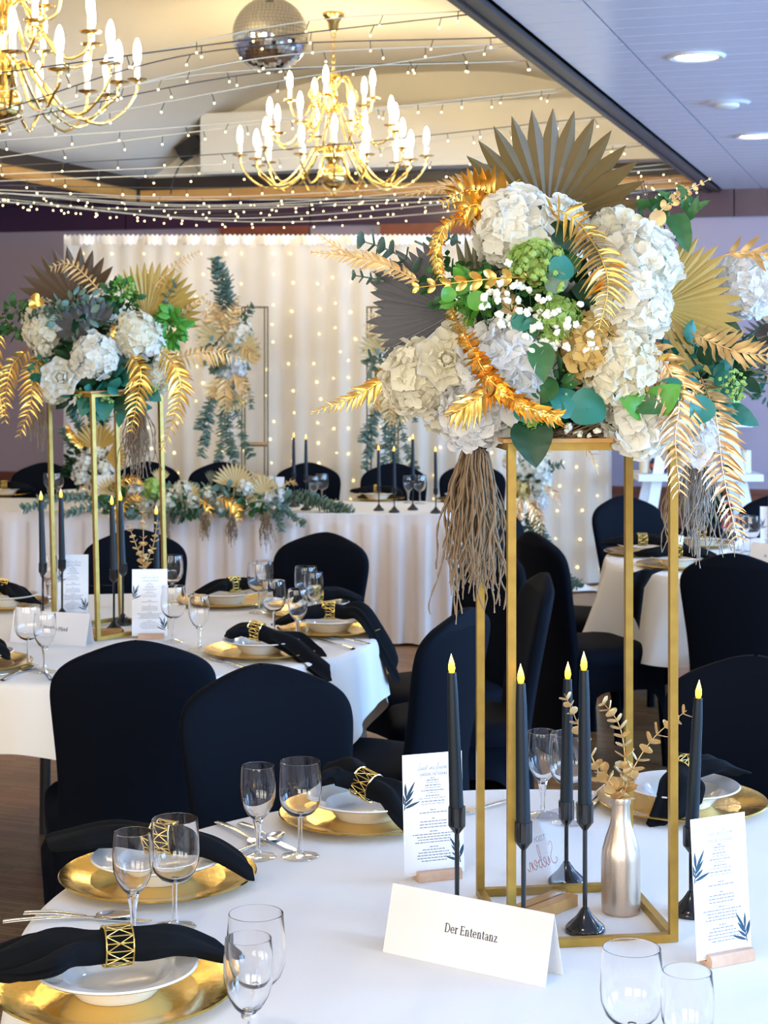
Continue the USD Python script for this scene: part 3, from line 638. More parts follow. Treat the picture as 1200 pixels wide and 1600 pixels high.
def napkin(pts, ring_t, label, seed, ringlab, group='black cloth napkins'):
    """pts: (x,y,z,half width,half height) along the rolled cloth"""
    q = catmull(np.array(pts, float), 46); r = random.Random(seed); n = 44; a = np.arange(n) * 2 * PI / n
    t = unit(np.gradient(q[:, :3], axis=0)); rows = []; ph = [r.uniform(0, 6.28) for _ in range(4)]
    for k in range(len(q)):
        s = unit(np.cross((0, 0, 1.0), t[k])); u = np.cross(t[k], s); w, h = q[k, 3], q[k, 4]; op = min(1, max(0, (w - .026) / .05))
        fold = 1 + op * (1.0 * (np.abs(np.sin(2.5 * a + ph[0] + k * .05)) - .55) + .55 * (np.abs(np.sin(4.5 * a + ph[1] - k * .08)) - .5)); fw = 1 + op * .10 * np.sin(7 * a + ph[3] + k * .1)
        wob = op * .012 * math.sin(k * .45 + ph[2])
        rows.append(q[k, :3] + np.outer(w * np.cos(a) * fw + wob, s) + np.outer(h * np.sin(a) * fold + op * .006 * np.sin(3 * np.cos(a) * 2 + ph[3]), u))
    P = np.array(rows)
    sk = r.choice((-1, 1))
    for k in range(len(q)):
        e_ = abs(k / (len(q) - 1) - .5) * 2; P[k] += np.outer(np.cos(a) * sk * q[k, 3] * .75 * max(0, e_ - .45) * 1.6, t[k]) 
    for e_, i in ((0, 1), (-1, -2)): P[e_] = P[e_] * .8 + P[e_].mean(0) * .2
    g = G().grid(P, cv=True)
    for e_ in (0, -1):
        c = P[e_].mean(0); g.add(np.vstack([P[e_], c]), [[j, (j + 1) % n, n] for j in range(n)])
    x = single('napkin', g, 'napkin', label, 'napkin', group, True)
    k = int(ring_t * 45); R = frame_of(t[k]); sc = max(q[k, 3], q[k, 4]) / .026
    # Euler angles (XYZ) of a matrix whose z axis is the roll's direction
    ry = math.asin(-R[2, 0]); rx = math.atan2(R[2, 1], R[2, 2]); rz = math.atan2(R[1, 0], R[0, 0])
    put('ring', ringlab, q[k, :3], rot=(math.degrees(rx), math.degrees(ry), math.degrees(rz)))
def setting(px, py, who, plate=True, d_plate=(0, 0), z0=ZT1):
    c = T(px, py, z0 + .006); put('charger', 'gold charger plate ' + who, (c[0], c[1], z0), 0)
    if plate: put('plate', 'white deep plate on the gold charger ' + who, (c[0] + d_plate[0], c[1] + d_plate[1], z0 + .0058), 0)
    return c
def nap_px(c, a, ra, b, who, seed, wa=.055, wb=.055, mid=None):
    """a, ra, b: (dx, dy, z above table) from the plate centre, for one end, the ring and the other end"""
    P = lambda q, w, h: (c[0] + q[0], c[1] + q[1], ZT + q[2], w, h)
    L = lambda p, q, k: tuple(p[i] + (q[i] - p[i]) * k for i in range(3))
    za, zb = (ra[2] + .004,) * 2
    m1, m2 = L(a, ra, .45), L(b, ra, .45)
    m1, m2 = (m1[0], m1[1], max(m1[2] + .012, .055 if abs(m1[0]) + abs(m1[1]) < .15 else .03)), (m2[0], m2[1], max(m2[2] + .012, .055 if abs(m2[0]) + abs(m2[1]) < .15 else .03))
    pts = [P(a, wa * 1.1, .008), P(m1, wa * .95, .015), P(L(m1, ra, .62), .031, .022), P(ra, .0225, .0225), P(L(m2, ra, .62), .031, .022), P(m2, wb * .95, .015), P(b, wb * 1.1, .008)]
    napkin(pts, .5, 'black cloth napkin through a gold ring ' + who, seed, 'gold lattice napkin ring on the napkin ' + who)

# ---- foreground table settings
c1 = setting(247, 1370, 'at the left rim of the foreground table'); nap_px(c1, (-.20, .06, .045), (.012, -.005, .072), (.155, -.03, .030), 'at the left rim of the foreground table', 3, .05, .035)
c2 = setting(182, 1548, 'in the bottom left corner'); nap_px(c2, (-.175, -.06, .05), (.002, .005, .068), (.135, .055, .045), 'in the bottom left corner', 4, .075, .045)
c3 = setting(572, 1275, 'behind the left drinks card'); nap_px(c3, (-.075, .055, .075), (.002, -.002, .066), (.10, -.075, .025), 'behind the left drinks card', 5, .07, .055)
c4 = setting(1066, 1255, 'at the right behind the tall candle'); nap_px(c4, (.085, .075, .06), (.004, .004, .068), (-.035, -.135, .012), 'at the right behind the tall candle', 6, .055, .045)
for px, py, kind, lab in [
    (208, 1466, 'small', 'small stemmed glass in front of the left rim plate, left of its pair'), (273, 1450, 'wine', 'wine glass in front of the left rim plate, right of its pair'),
    (403, 1340, 'small', 'small stemmed glass left of its pair by the plate behind the drinks card'), (469, 1339, 'wine', 'wine glass beside the plate behind the left drinks card'),
    (848, 1275, 'small', 'small stemmed glass behind the acrylic sign, left of its pair'), (889, 1286, 'wine', 'wine glass behind the acrylic sign beside the candle')]:
    p = T(px, py); put(kind, lab, (p[0], p[1], ZT1), 0)
for px, rim, zr, kind, lab in [(388, 1466, .1612, 'small', 'small stemmed glass nearest the bottom left plate'), (400, 1428, .168, 'wine', 'wine glass behind the small glass at the bottom left'),
    (987, 1482, .168, 'wine', 'large wine glass at the bottom right edge of the picture'), (1074, 1518, .1612, 'small', 'small stemmed glass at the bottom right edge of the picture')]:
    p = T(px, rim, ZT + zr); put(kind, lab, (p[0], p[1], ZT1), 0)
def lay(kind, lab, a, b, k, z=ZT1, off=0.0):
    """cutlery from its handle end (pixel a) to its tip (pixel b); k = how far along the origin sits"""
    p, q = T(a[0], a[1]), T(b[0], b[1]); o = p + (q - p) * k; put(kind, lab, (o[0], o[1], z + off), math.degrees(math.atan2(q[1] - p[1], q[0] - p[0])))
lay('knife', 'table knife below the left rim plate', (44, 1431), (232, 1443), .48)
lay('spoon', 'soup spoon below the left rim plate', (33, 1443), (196, 1436), .70)
lay('fork', 'fork between the two left plates, only its tines showing', (130, 1560), (196, 1478), .68)
lay('knife', 'knife beside the small glasses near the middle plate', (382, 1293), (456, 1330), .48)
lay('fork', 'fork beside the small glasses near the middle plate', (361, 1299), (404, 1322), .68)
lay('spoon', 'soup spoon lying across the cutlery near the middle plate', (366, 1340), (428, 1312), .70)
lay('spoon', 'spoon behind the candle right of the acrylic sign', (950, 1228), (905, 1272), .66)
lay('knife', 'knife behind the candle right of the acrylic sign', (958, 1226), (918, 1268), .48)
lay('fork', 'fork to the right of the left drinks card', (770, 1262), (730, 1272), .66)

# ------------------------------------------------------------------ tall gold flower stands
def mk_stand(label, loc, rot):
    x = thing('flower_stand', label, 'flower stand', loc, rot=rot, group='tall square gold flower stands')
    s, h, b = .1245, .755, .0125
    for sx, sy in ((-1, -1), (1, -1), (1, 1), (-1, 1)): part(x, 'leg', G().box((sx * s, sy * s, h / 2), (b, b, h - .002)), 'frame_gold', False)
    for z, nm in ((b / 2, 'base_bar'), (h - b / 2, 'top_bar')):
        for sx in (-1, 1):
            part(x, nm, G().box((sx * s, 0, z), (b * .98, 2 * s - b, b * .98)), 'frame_gold', False); part(x, nm, G().box((0, sx * s, z), (2 * s - b, b * .98, b * .98)), 'frame_gold', False)
    part(x, 'top_plate', G().box((0, 0, h + .003), (2 * s + .03, 2 * s + .03, .006)), 'honey_wood', False)
    return x
S1, S2, S3 = (.297, 2.717), (-.862, 5.437), (1.80, 7.25)
st = mk_stand('gold metal flower stand carrying the big bouquet on the foreground table', (S1[0], S1[1], ZT1), (0, 0, 7.5))
dup(st, 'gold metal flower stand on the middle left table', (S2[0], S2[1], ZT1 + .004), rot=(0, -1.6, 42.2))
dup(st, 'gold metal flower stand on the right rear table', (S3[0], S3[1], ZT1), rot=(0, 0, 25))

# ------------------------------------------------------------------ candles in black holders
def mk_holder(h):
    def f(label, loc, rz):
        x = thing('candle_holder', label, 'candle holder', loc, rot=rr(rz), group='black candle holders')
        part(x, 'base', G().lathe([(0, 0), (.030, 0), (.0315, .003), (.030, .008), (.025, .013), (.015, .022), (.008, .032), (.0055, .036), (0, .036)], 32, mod=lambda a: 1 + .02 * np.sin(4 * a)), 'black_gloss', 50)
        part(x, 'stem', G().tube([(0, 0, .034), (0, 0, h - .030)], .0036, 10), 'black_gloss')
        part(x, 'cup', G().lathe([(0, h - .042), (.004, h - .041), (.0125, h - .030), (.0132, h - .028), (.0132, h), (.0112, h), (.0112, h - .02), (0, h - .02)], 36, mod=lambda a: 1 + .025 * np.sign(np.sin(12 * a))), 'black_gloss', 30)
        return x
    return f
def mk_candle(label, loc, rz):
    x = thing('taper_candle', label, 'candle', loc, rot=rr(rz), group='dark taper candles with electric flames')
    part(x, 'body', G().lathe([(0, 0), (.0108, 0), (.0109, .02), (.0098, .10), (.0084, .19), (.0070, .222), (.0066, .2235), (0, .2235)], 20), 'candle_wax')
    n = 14; rows = [(.0030, .0), (.0046, .003), (.0056, .008), (.0050, .014), (.0034, .020), (.0018, .025), (.0004, .030), (0, .0305)]
    p = part(x, 'flame', G().lathe(rows, n), 'flame_glow', True)
    UsdGeom.Xformable(p).AddTranslateOp().Set(Gf.Vec3d(0, 0, .2225))
    return x
MK['tall'] = mk_holder(.197); MK['short'] = mk_holder(.138); MK['candle'] = mk_candle
def candle(px, py, kind, who, tilt=(0, 0), z0=ZT1, d=None):
    p = T(px, py, z0); h = .197 if kind == 'tall' else .138
    put(kind, 'black metal candle holder ' + who, (p[0], p[1], z0), 0)
    put('candle', 'dark taper candle with yellow flame ' + who, (p[0], p[1], z0 + h - .0195), rot=(tilt[0], tilt[1], 0))
candle(714, 1462, 'tall', 'in front of the left drinks card', (0, -2.0))
candle(818, 1492, 'tall', 'between the name card and the acrylic sign', (0, -1.0))
candle(885, 1380, 'short', 'behind the acrylic sign', (0, .6))
candle(914, 1455, 'tall', 'standing at the front bar of the big stand', (0, -.4))
candle(1080, 1428, 'short', 'behind the right drinks card', (0, 2.9))

# ------------------------------------------------------------------ cards, signs and lettering
def ln(pts, w, cap=2): return LineString(pts).buffer(w / 2, cap_style=cap, join_style=1)
def el(cx, cy, rx, ry, a0, a1, w, w2=None):
    t = np.radians(np.linspace(a0, a1, 28)); c, s = np.cos(t), np.sin(t)
    o = [(cx + (rx + (w / 2 + (( (w2 or w) - w) / 2) * abs(s_))) * c_, cy + (ry + w / 2 if w2 is None else ry + w2 / 2) * s_) for c_, s_ in zip(c, s)]
    i = [(cx + (rx - w / 2) * c_, cy + (ry - (w2 or w) / 2) * s_) for c_, s_ in zip(c, s)]
    return Polygon(o + i[::-1]).buffer(0)
SW, TW = .145, .065
def ser(x, y, w=.28): return ln([(x - w / 2, y), (x + w / 2, y)], TW)
def glyph(ch):
    b = TW / 2; u = unary_union
    if ch == 'D': return u([ln([(.16, 0), (.16, 1)], SW), ln([(.03, b), (.4, b)], TW), ln([(.03, 1 - b), (.4, 1 - b)], TW), el(.36, .5, .40, .47, -90, 90, SW, TW)]), .88
    if ch == 'E': return u([ln([(.16, 0), (.16, 1)], SW), ln([(.03, b), (.62, b)], TW), ln([(.03, 1 - b), (.60, 1 - b)], TW), ln([(.16, .52), (.5, .52)], TW), ln([(.62, 0), (.62, .2)], TW), ln([(.60, 1), (.60, .82)], TW), ln([(.5, .43), (.5, .61)], TW)]), .72
    if ch == 'R': return u([ln([(.16, 0), (.16, 1)], SW), ser(.16, b, .32), ln([(.03, 1 - b), (.36, 1 - b)], TW), ln([(.16, .48), (.36, .48)], TW), el(.34, .74, .24, .25, -90, 90, SW, TW), ln([(.36, .48), (.62, .04)], SW), ser(.64, b, .2)]), .74
    if ch == 'P': return u([ln([(.16, 0), (.16, 1)], SW), ser(.16, b, .32), ln([(.03, 1 - b), (.36, 1 - b)], TW), ln([(.16, .46), (.36, .46)], TW), el(.34, .73, .25, .26, -90, 90, SW, TW)]), .70
    if ch == 'e': return u([el(.30, .34, .23, .32, 20, 325, SW * .95, TW), ln([(.1, .36), (.55, .36)], TW), el(.30, .34, .23, .32, -2, 30, SW * .9, TW)]), .62
    if ch == 'r': return u([ln([(.17, 0), (.17, .66)], SW), ser(.17, b, .3), ln([(.04, .66), (.17, .66)], TW), ln([(.17, .45), (.27, .62), (.38, .66), (.43, .60)], .085, 1)]), .48
    if ch == 'n': return u([ln([(.17, 0), (.17, .66)], SW), ser(.17, b), ln([(.04, .66), (.17, .66)], TW), ln([(.17, .5), (.28, .63), (.40, .67), (.50, .60), (.52, .45)], .075, 1), ln([(.52, 0), (.52, .48)], SW), ser(.52, b)]), .72
    if ch == 't': return u([ln([(.18, .10), (.18, .88)], SW), ln([(.04, .66), (.36, .66)], TW), ln([(.18, .14), (.22, .04), (.31, .03), (.38, .08)], .075, 1)]), .42
    if ch == 'a': return u([ln([(.44, .04), (.44, .48)], SW), ln([(.44, .48), (.38, .62), (.27, .66), (.14, .61), (.11, .54)], .075, 1), el(.27, .19, .18, .165, 0, 360, .09, TW), ln([(.44, .06), (.50, .03), (.55, .05)], .06, 1)]), .60
    if ch == 'z': return u([ln([(.07, .66 - b), (.47, .66 - b)], TW), ln([(.05, b), (.49, b)], TW), ln([(.42, .62), (.11, .05)], SW * .85), ln([(.07, .66), (.07, .52)], TW), ln([(.49, 0), (.49, .14)], TW)]), .56
    if ch == 'o': return el(.32, .33, .25, .32, 0, 360, SW * .95, TW), .64
    if ch == 's': return u([ln([(.40, .52), (.36, .63), (.25, .66), (.13, .60), (.12, .48), (.24, .37), (.38, .28), (.41, .15), (.30, .03), (.16, .02), (.08, .10)], .085, 1)]), .50
    if ch == 'f': return u([ln([(.18, 0), (.18, .80)], SW), ser(.18, b, .3), ln([(.04, .64), (.36, .64)], TW), ln([(.18, .78), (.22, .95), (.33, 1.01), (.43, .96)], .08, 1)]), .42
    if ch == 'd': return u([ln([(.49, 0), (.49, 1)], SW), ln([(.38, .99), (.49, .99)], TW), ln([(.49, b), (.60, b)], TW), el(.29, .33, .20, .31, 40, 320, SW, TW), ln([(.42, .56), (.49, .5)], .06), ln([(.42, .08), (.49, .14)], .06)]), .68
    return None, .30
def serif_text(t, h):
    from shapely import affinity
    x, out = 0, []
    for ch in t:
        g_, adv = glyph(ch)
        if g_ is not None: out.append(affinity.translate(g_, x, 0))
        x += adv + .03
    return affinity.scale(unary_union(out), h * .84, h, origin=(0, 0)), x * h * .84
SCRIPT = dict(
    S=([[(.62, .86), (.52, 1.0), (.36, .92), (.34, .72), (.46, .50), (.54, .28), (.42, .04), (.18, .0), (.06, .14), (.14, .24)]], .62),
    L=([[(.40, .95), (.34, 1.0), (.22, .6), (.10, .05), (.0, .02), (.10, -.03), (.30, .04), (.46, .10)]], .46),
    i=([[(.0, .08), (.14, .38), (.10, .10), (.16, .0), (.30, .12)], [(.20, .55), (.205, .56)]], .28), e=([[(.0, .10), (.18, .20), (.24, .34), (.14, .40), (.05, .22), (.10, .02), (.22, .0), (.36, .14)]], .34),
    b=([[(.0, .10), (.20, .50), (.30, .92), (.22, 1.0), (.12, .70), (.06, .10), (.14, .0), (.28, .10), (.28, .32), (.20, .34), (.30, .26), (.42, .28)]], .40),
    n=([[(.0, .10), (.08, .36), (.07, .0)], [(.07, .08), (.20, .36), (.28, .34), (.26, .08), (.34, .0), (.48, .14)]], .46), u=([[(.0, .30), (.05, .04), (.16, .04), (.26, .34), (.25, .06), (.32, .0), (.42, .12)]], .40),
    a=([[(.26, .32), (.14, .38), (.03, .18), (.08, .0), (.22, .12), (.28, .36), (.26, .06), (.34, .0), (.42, .10)]], .40), s=([[(.0, .08), (.16, .40), (.22, .16), (.14, .0), (.04, .04), (.14, .02), (.32, .12)]], .30),
    t=([[(.0, .08), (.16, .50), (.22, .82), (.14, .30), (.14, .0), (.26, .06)], [(.0, .52), (.36, .58)]], .30), f=([[(.0, .08), (.22, .60), (.30, .92), (.22, .98), (.14, .50), (.04, -.36), (.0, -.30), (.14, .02), (.32, .12)]], .34), r=([[(.0, .08), (.10, .38), (.14, .32), (.22, .34), (.20, .08), (.26, .0), (.36, .12)]], .32))
def script_text(t, h, w, slant=.22):
    x, out = 0, []
    for ch in t:
        if ch in SCRIPT:
            for st_ in SCRIPT[ch][0]:
                q = catmull([(a + x + slant * b, b, 0) for a, b in st_], 30) if len(st_) > 2 else np.array([(a + x + slant * b, b, 0) for a, b in st_])
                wd = w * (1.3 if ch == 'S' else 1); out.append(LineString(q[:, :2] * h).buffer(wd / 2))
        x += SCRIPT.get(ch, (0, .26))[1]
    return unary_union(out), x * h
def tent(p0, p1, dep, hh, text, th, at, label, lead=''):
    """folded card: front foot line p0 -> p1, depth dep, height hh"""
    L = np.linalg.norm(p1 - p0); ex = (p1 - p0) / L; ey = np.array([-ex[1], ex[0], 0]); R = np.stack([ex, ey, [0, 0, 1]], 1)
    x = thing('name_card', label, 'name card', p0, math.degrees(math.atan2(ex[1], ex[0])))
    A = lambda a, s, t: np.array([a, s, t])
    part(x, 'front_panel', mat_rect(G(), [A(0, 0, 0), A(L, 0, 0), A(0, dep / 2, hh)], .0006), 'warm_paper', False)
    part(x, 'back_panel', mat_rect(G(), [A(L, dep, 0), A(0, dep, 0), A(L, dep / 2, hh)], .0006), 'warm_paper', False)
    sh, w = serif_text(text, th); sl = math.atan2(hh, dep / 2); off = at[0] * L
    def place(v):
        yy = v[:, 1] + at[1] * hh / math.sin(sl)
        return np.stack([v[:, 0] + off, yy * math.cos(sl) - v[:, 2] * math.sin(sl) - .0004, yy * math.sin(sl) + v[:, 2] * math.cos(sl)], 1)
    part(x, 'lettering', G().poly(sh, .0004, place), 'print_ink', False)
    return x
a, b = T(598, 1487), T(852, 1543)
tent(a, b, .057, .095, 'Der Ententanz', .0128, (.365, .46), 'folded white card reading Der Ententanz on the foreground table')
a = T(15, 1003); b = T(134, 1010); tent(a, b, .055, .094, 'Das rote Pferd', .0122, (.42, .42), 'folded white card reading Das rote Pferd on the middle left table')
MENU_LINES = [(.205, .06, 1), (.223, .20, 2), (.242, .22, .5), (.265, .26, 2), (.285, .26, .5), (.308, .38, 2), (.328, .18, .5), (.352, .24, 2), (.372, .46, .5), (.397, .38, 2), (.418, .40, .5), (.468, .10, 1), (.490, .46, 1.6), (.540, .05, 1), (.563, .44, 1.6), (.587, .46, 1.6), (.611, .46, 1.6),
              (.645, .13, 1), (.668, .70, 1.6), (.690, .56, 1.6), (.712, .52, 1.6), (.734, .62, 1.6), (.772, .14, 1), (.795, .38, 1.6), (.818, .52, 1.6), (.841, .56, 1.6), (.864, .56, 1.6), (.887, .42, 1.6)]
def menu_card(bl, yaw, w, h, lean, label, seed, hold_label):
    R = rotz(math.radians(yaw)); x = thing('drinks_card', label, 'menu card', bl, yaw)
    c, s = math.cos(lean), math.sin(lean)
    pl = lambda v: np.stack([v[:, 0], v[:, 1] * s - v[:, 2] * c, v[:, 1] * c + v[:, 2] * s], 1)   # card plane: y up the card, z towards the reader
    part(x, 'card', G().poly(Polygon([(0, 0), (w, 0), (w, h), (0, h)]), .0008, lambda v: pl(v - [0, 0, .0008])), 'paper', False)
    from shapely import affinity
    sh, tw = script_text('Lasst uns feiern', .0100, .00032); k = .50 * w / tw; sh = affinity.translate(affinity.scale(sh, k, k * 1.1, origin=(0, 0)), .25 * w, h * (1 - .135))
    part(x, 'script_lettering', G().poly(sh, .0002, pl), 'print_grey', False)
    tm = meshkit.text_mesh('UNSERE GETRÄNKE', .0043, .0002); v = np.array(tm.vertices); tw = v[:, 0].max(); v[:, 0] *= .46 * w / tw; v += [.29 * w, h * (1 - .185), 0]
    part(x, 'heading_lettering', (pl(v), tm.faces), 'print_grey', False)
    r = random.Random(seed); g = G()
    for y, ww, hv in MENU_LINES:
        X = .5 * w - ww * w / 2; e_ = .5 * w + ww * w / 2; hh = .00075 * (.55 if hv < 1 else 1)
        while X < e_ - .001:
            l = min(r.uniform(.0025, .008), e_ - X); jag = [(X + l * i / 6, h * (1 - y) + hh * (1 + .45 * ((i * 7 + seed) % 3 - 1))) for i in range(7)]
            g.poly(Polygon([(X, h * (1 - y) - hh)] + [(X + l, h * (1 - y) - hh)] + jag[::-1]).buffer(0), .00015, pl); X += l + .0012
    part(x, 'small_print', g, 'print_grey', False, kind='stuff')
    def sprig(ox, oy, sc, flip):
        out = []
        for bx, by, ang, L in ((.3, .05, 20, .75), (.3, .15, 38, .5), (.34, .30, 52, .62), (.36, .42, 60, .85), (.36, .5, 92, .6), (.33, .35, 120, .62), (.30, .2, 112, .55)):
            a_ = math.radians(ang); d = np.array([math.cos(a_), math.sin(a_)]); n_ = np.array([-d[1], d[0]]); t = np.linspace(0, 1, 12); wd = .055 * np.sin(PI * t**.8)
            b0 = np.array([bx, by]); P = np.vstack([b0 + np.outer(t * L, d) + np.outer(wd, n_), (b0 + np.outer(t * L, d) - np.outer(wd, n_))[::-1]]); out.append(P * (flip, 1) * sc + (ox, oy))
        out.append(np.array([(.26, -.02), (.30, -.02), (.40, .6), (.37, .6)]) * (flip, 1) * sc + (ox, oy)); return out
    for nm, ox, oy, sc, fl in (('leaf_print', -.009, h * .55, .040, 1), ('leaf_print', w + .004, h * .08, .038, -1)):
        g = G(); clip = Polygon([(.0003, 0), (w - .0003, 0), (w - .0003, h), (.0003, h)])
        for P in sprig(ox, oy, sc, fl): g.poly(Polygon(P).buffer(0).intersection(clip), .00015, pl)
        part(x, nm, g, 'leaf_print_ink', False)
    # the wooden block that holds it
    b = bl + R @ np.array([w * .55, 0, 0]); y = thing('card_holder', hold_label, 'card holder', (b[0], b[1], ZT1), yaw)
    part(y, 'block', G().poly(Polygon([(-.016, 0), (.016, 0), (.016, .010), (.012, .016), (-.012, .016), (-.016, .010)]).difference(Polygon([(-.003, .006), (.003, .006), (.003, .02), (-.003, .02)])), .078, lambda v: np.stack([v[:, 2] - .039, v[:, 0], v[:, 1]], 1)), 'light_wood', False)
p = T(632, 1378); menu_card(np.array([p[0], p[1], ZT + .008]), 19, .108, .202, .06, 'white printed drinks card left of the big gold stand', 1, 'small wooden block holding the drinks card left of the big stand')
p = T(1089, 1511); menu_card(np.array([p[0], p[1], ZT + .008]), 26, .098, .202, .08, 'white printed drinks card at the right edge of the foreground table', 2, 'small wooden block holding the drinks card at the right edge')
p = T(206, 998); menu_card(np.array([p[0], p[1], ZT + .008]), 4, .108, .204, .05, 'white printed drinks card in front of the gold branches, middle left table', 3, 'wooden block under the drinks card in front of the gold branches')
p = T(90, 966); menu_card(np.array([p[0], p[1], ZT + .008]), 8, .10, .20, .05, 'white printed drinks card behind the stand and candles, middle left table', 4, 'wooden block under the drinks card behind the folded name card')
# acrylic table number, read from its far side
def acrylic(a, yaw, label, hl, text=True):
    R = rotz(math.radians(yaw)); x = thing('acrylic_sign', label, 'table number sign', a, yaw); w, h = .100, .142
    lean = .085; pl = lambda v: np.stack([v[:, 0], v[:, 1] * math.sin(lean) - v[:, 2], v[:, 1] * math.cos(lean)], 1)
    part(x, 'sheet', G().poly(Polygon([(0, 0), (w, 0), (w, h), (0, h)]), .002, pl), 'acrylic', False)
    if text:
        from shapely import affinity
        mir = lambda s: affinity.translate(affinity.scale(s, -1, 1, origin=(0, 0)), w, 0)
        s1, tw = script_text('Sieben', .042, .0014, .12); k = .078 / tw; s1 = mir(affinity.translate(affinity.scale(s1, k, k * 1.15, origin=(0, 0)), .012, .058)); part(x, 'script_lettering', G().poly(s1, .0003, pl), 'rose_gold', False, 'rose script lettering')
        tm = meshkit.text_mesh('TISCH', .0085, .0003); v = np.array(tm.vertices); v[:, 0] = w - .042 - v[:, 0] * .028 / v[:, 0].max(); v[:, 1] += .100
        part(x, 'small_lettering', (pl(v), np.asarray(tm.faces)[:, ::-1]), 'print_grey', False)
    b = a + R @ np.array([w / 2, 0, 0]); y = thing('sign_holder', hl, 'sign holder', (b[0], b[1], ZT1), yaw)
    part(y, 'block', G().poly(Polygon([(-.022, 0), (.022, 0), (.022, .018), (-.022, .018)]).difference(Polygon([(-.002, .008), (.002, .008), (.003, .03), (-.002, .03)])), .108, lambda v: np.stack([v[:, 2] - .054, v[:, 0], v[:, 1]], 1)), 'honey_wood', False)
p = T(823, 1418, ZT + .018); acrylic(np.array([p[0], p[1], ZT + .012]), 47, 'clear acrylic table number reading TISCH Sieben backwards inside the big stand', 'honey coloured wooden block holding the acrylic table number')
p = T(137, 984, ZT + .018); acrylic(np.array([p[0], p[1], ZT + .012]), 5, 'clear acrylic sheet standing in a block at the middle left stand', 'honey coloured wooden block under the acrylic sheet, middle left table', False)

# ------------------------------------------------------------------ bottles with gold eucalyptus
def mk_bottle(label, loc, rz):
    x = thing('bottle', label, 'bottle', loc, rot=rr(rz), group='small silver painted bottles')
    part(x, 'body', G().lathe([(0, .002), (.022, .002), (.028, 0), (.0305, .004), (.031, .02), (.031, .085), (.0295, .100), (.024, .120), (.0175, .138), (.0150, .150), (.0142, .165), (.0145, .176), (0, .176)], 36), 'bottle_silver')
    part(x, 'lip', G().lathe([(.0140, .172), (.0158, .173), (.0162, .178), (.0155, .182), (.012, .183), (.011, .170)], 28), 'bottle_silver')
    return x
MK['bottle'] = mk_bottle
def round_leaf(p, d, up, s, cup=.3):
    d = unit(d); sd = unit(np.cross(d, up)); nn = np.cross(sd, d); u = np.linspace(0, 1, 6); rows = []
    for t in u:
        w = .5 * s * math.sqrt(max(0, 1 - (2 * t - 1) ** 2)) * 1.0 + .001
        rows.append([p + d * s * t + sd * w * k + nn * (cup * s * (k * k * .35 + t * t * .35)) for k in (-1, -.5, 0, .5, 1)])
    return np.array(rows)
def euc_branch(name, base, path, n, s0, s1, seed, m, label, cat='branch', group=None, sep=True):
    q = catmull(np.array(path, float) - base, 30); r = random.Random(seed)
    x = thing(name, label, cat, base, 0, group); part(x, 'stem', G().tube(q, np.linspace(.0016, .0007, 30), 5), m, True)
    t = unit(np.gradient(q, axis=0)); gg = G()
    for k in range(n):
        f = .22 + .78 * (k + .5) / n; i = min(29, int(f * 29)); a = k * 2.1 + r.uniform(-.4, .4)
        R = frame_of(t[i]); sz = s0 + (s1 - s0) * f
        for o in (0, PI):
            d = R @ np.array([math.cos(a + o), math.sin(a + o), .55]); L = round_leaf(q[i], d, t[i], sz * r.uniform(.85, 1.15), r.uniform(.1, .5))
            if sep: part(x, 'leaf', G().grid(L), m, True)
            else: gg.grid(L)
    if not sep: part(x, 'leaves', gg, m, True, kind='stuff')
p = T(970, 1425); put('bottle', 'silver gold painted bottle inside the big stand holding gold branches', (p[0], p[1], ZT1)); bt = np.array([p[0], p[1], ZT + .12]); d = p[1]
euc_branch('gold_branch', bt, [bt, W(972, 1250, d), W(976, 1180, d + .01), W(966, 1130, d + .02), W(942, 1097, d + .03)], 12, .027, .014, 1, 'pale_gold', 'tallest gold eucalyptus branch in the foreground bottle', group='gold branches in the foreground bottle')
euc_branch('gold_branch', bt, [bt, W(973, 1250, d), W(990, 1200, d - .01), W(1024, 1150, d - .01), W(1073, 1110, d)], 12, .027, .014, 2, 'pale_gold', 'gold eucalyptus branch leaning right out of the foreground bottle', group='gold branches in the foreground bottle')
euc_branch('gold_branch', bt, [bt, W(968, 1248, d), W(940, 1215, d - .02), W(915, 1160, d), W(896, 1115, d + .03), W(882, 1084, d + .05)], 11, .026, .012, 3, 'pale_gold', 'gold eucalyptus branch leaning left behind the candles', group='gold branches in the foreground bottle')
euc_branch('gold_branch', bt, [bt, W(970, 1246, d), W(955, 1225, d - .03), W(940, 1200, d - .04)], 5, .026, .016, 4, 'pale_gold', 'short gold eucalyptus sprig low in the foreground bottle', group='gold branches in the foreground bottle')
p = W(226, 975, 5.36); p[2] = ZT1; put('bottle', 'silver painted bottle behind the drinks card on the middle left table', p); bt = p + [0, 0, .12]; d = p[1]
for k, (pp, lab) in enumerate([([W(226, 890, d), W(212, 850, d), W(200, 818, d)], 'left gold eucalyptus branch behind the middle left drinks card'), ([W(224, 885, d), W(224, 830, d), W(222, 795, d)], 'middle gold eucalyptus branch behind the middle left drinks card'), ([W(228, 885, d), W(240, 850, d), W(246, 812, d)], 'right gold eucalyptus branch behind the middle left drinks card')]):
    euc_branch('gold_branch', bt, [bt] + pp, 9, .026, .012, 10 + k, 'pale_gold', lab, group='gold branches on the middle left table')

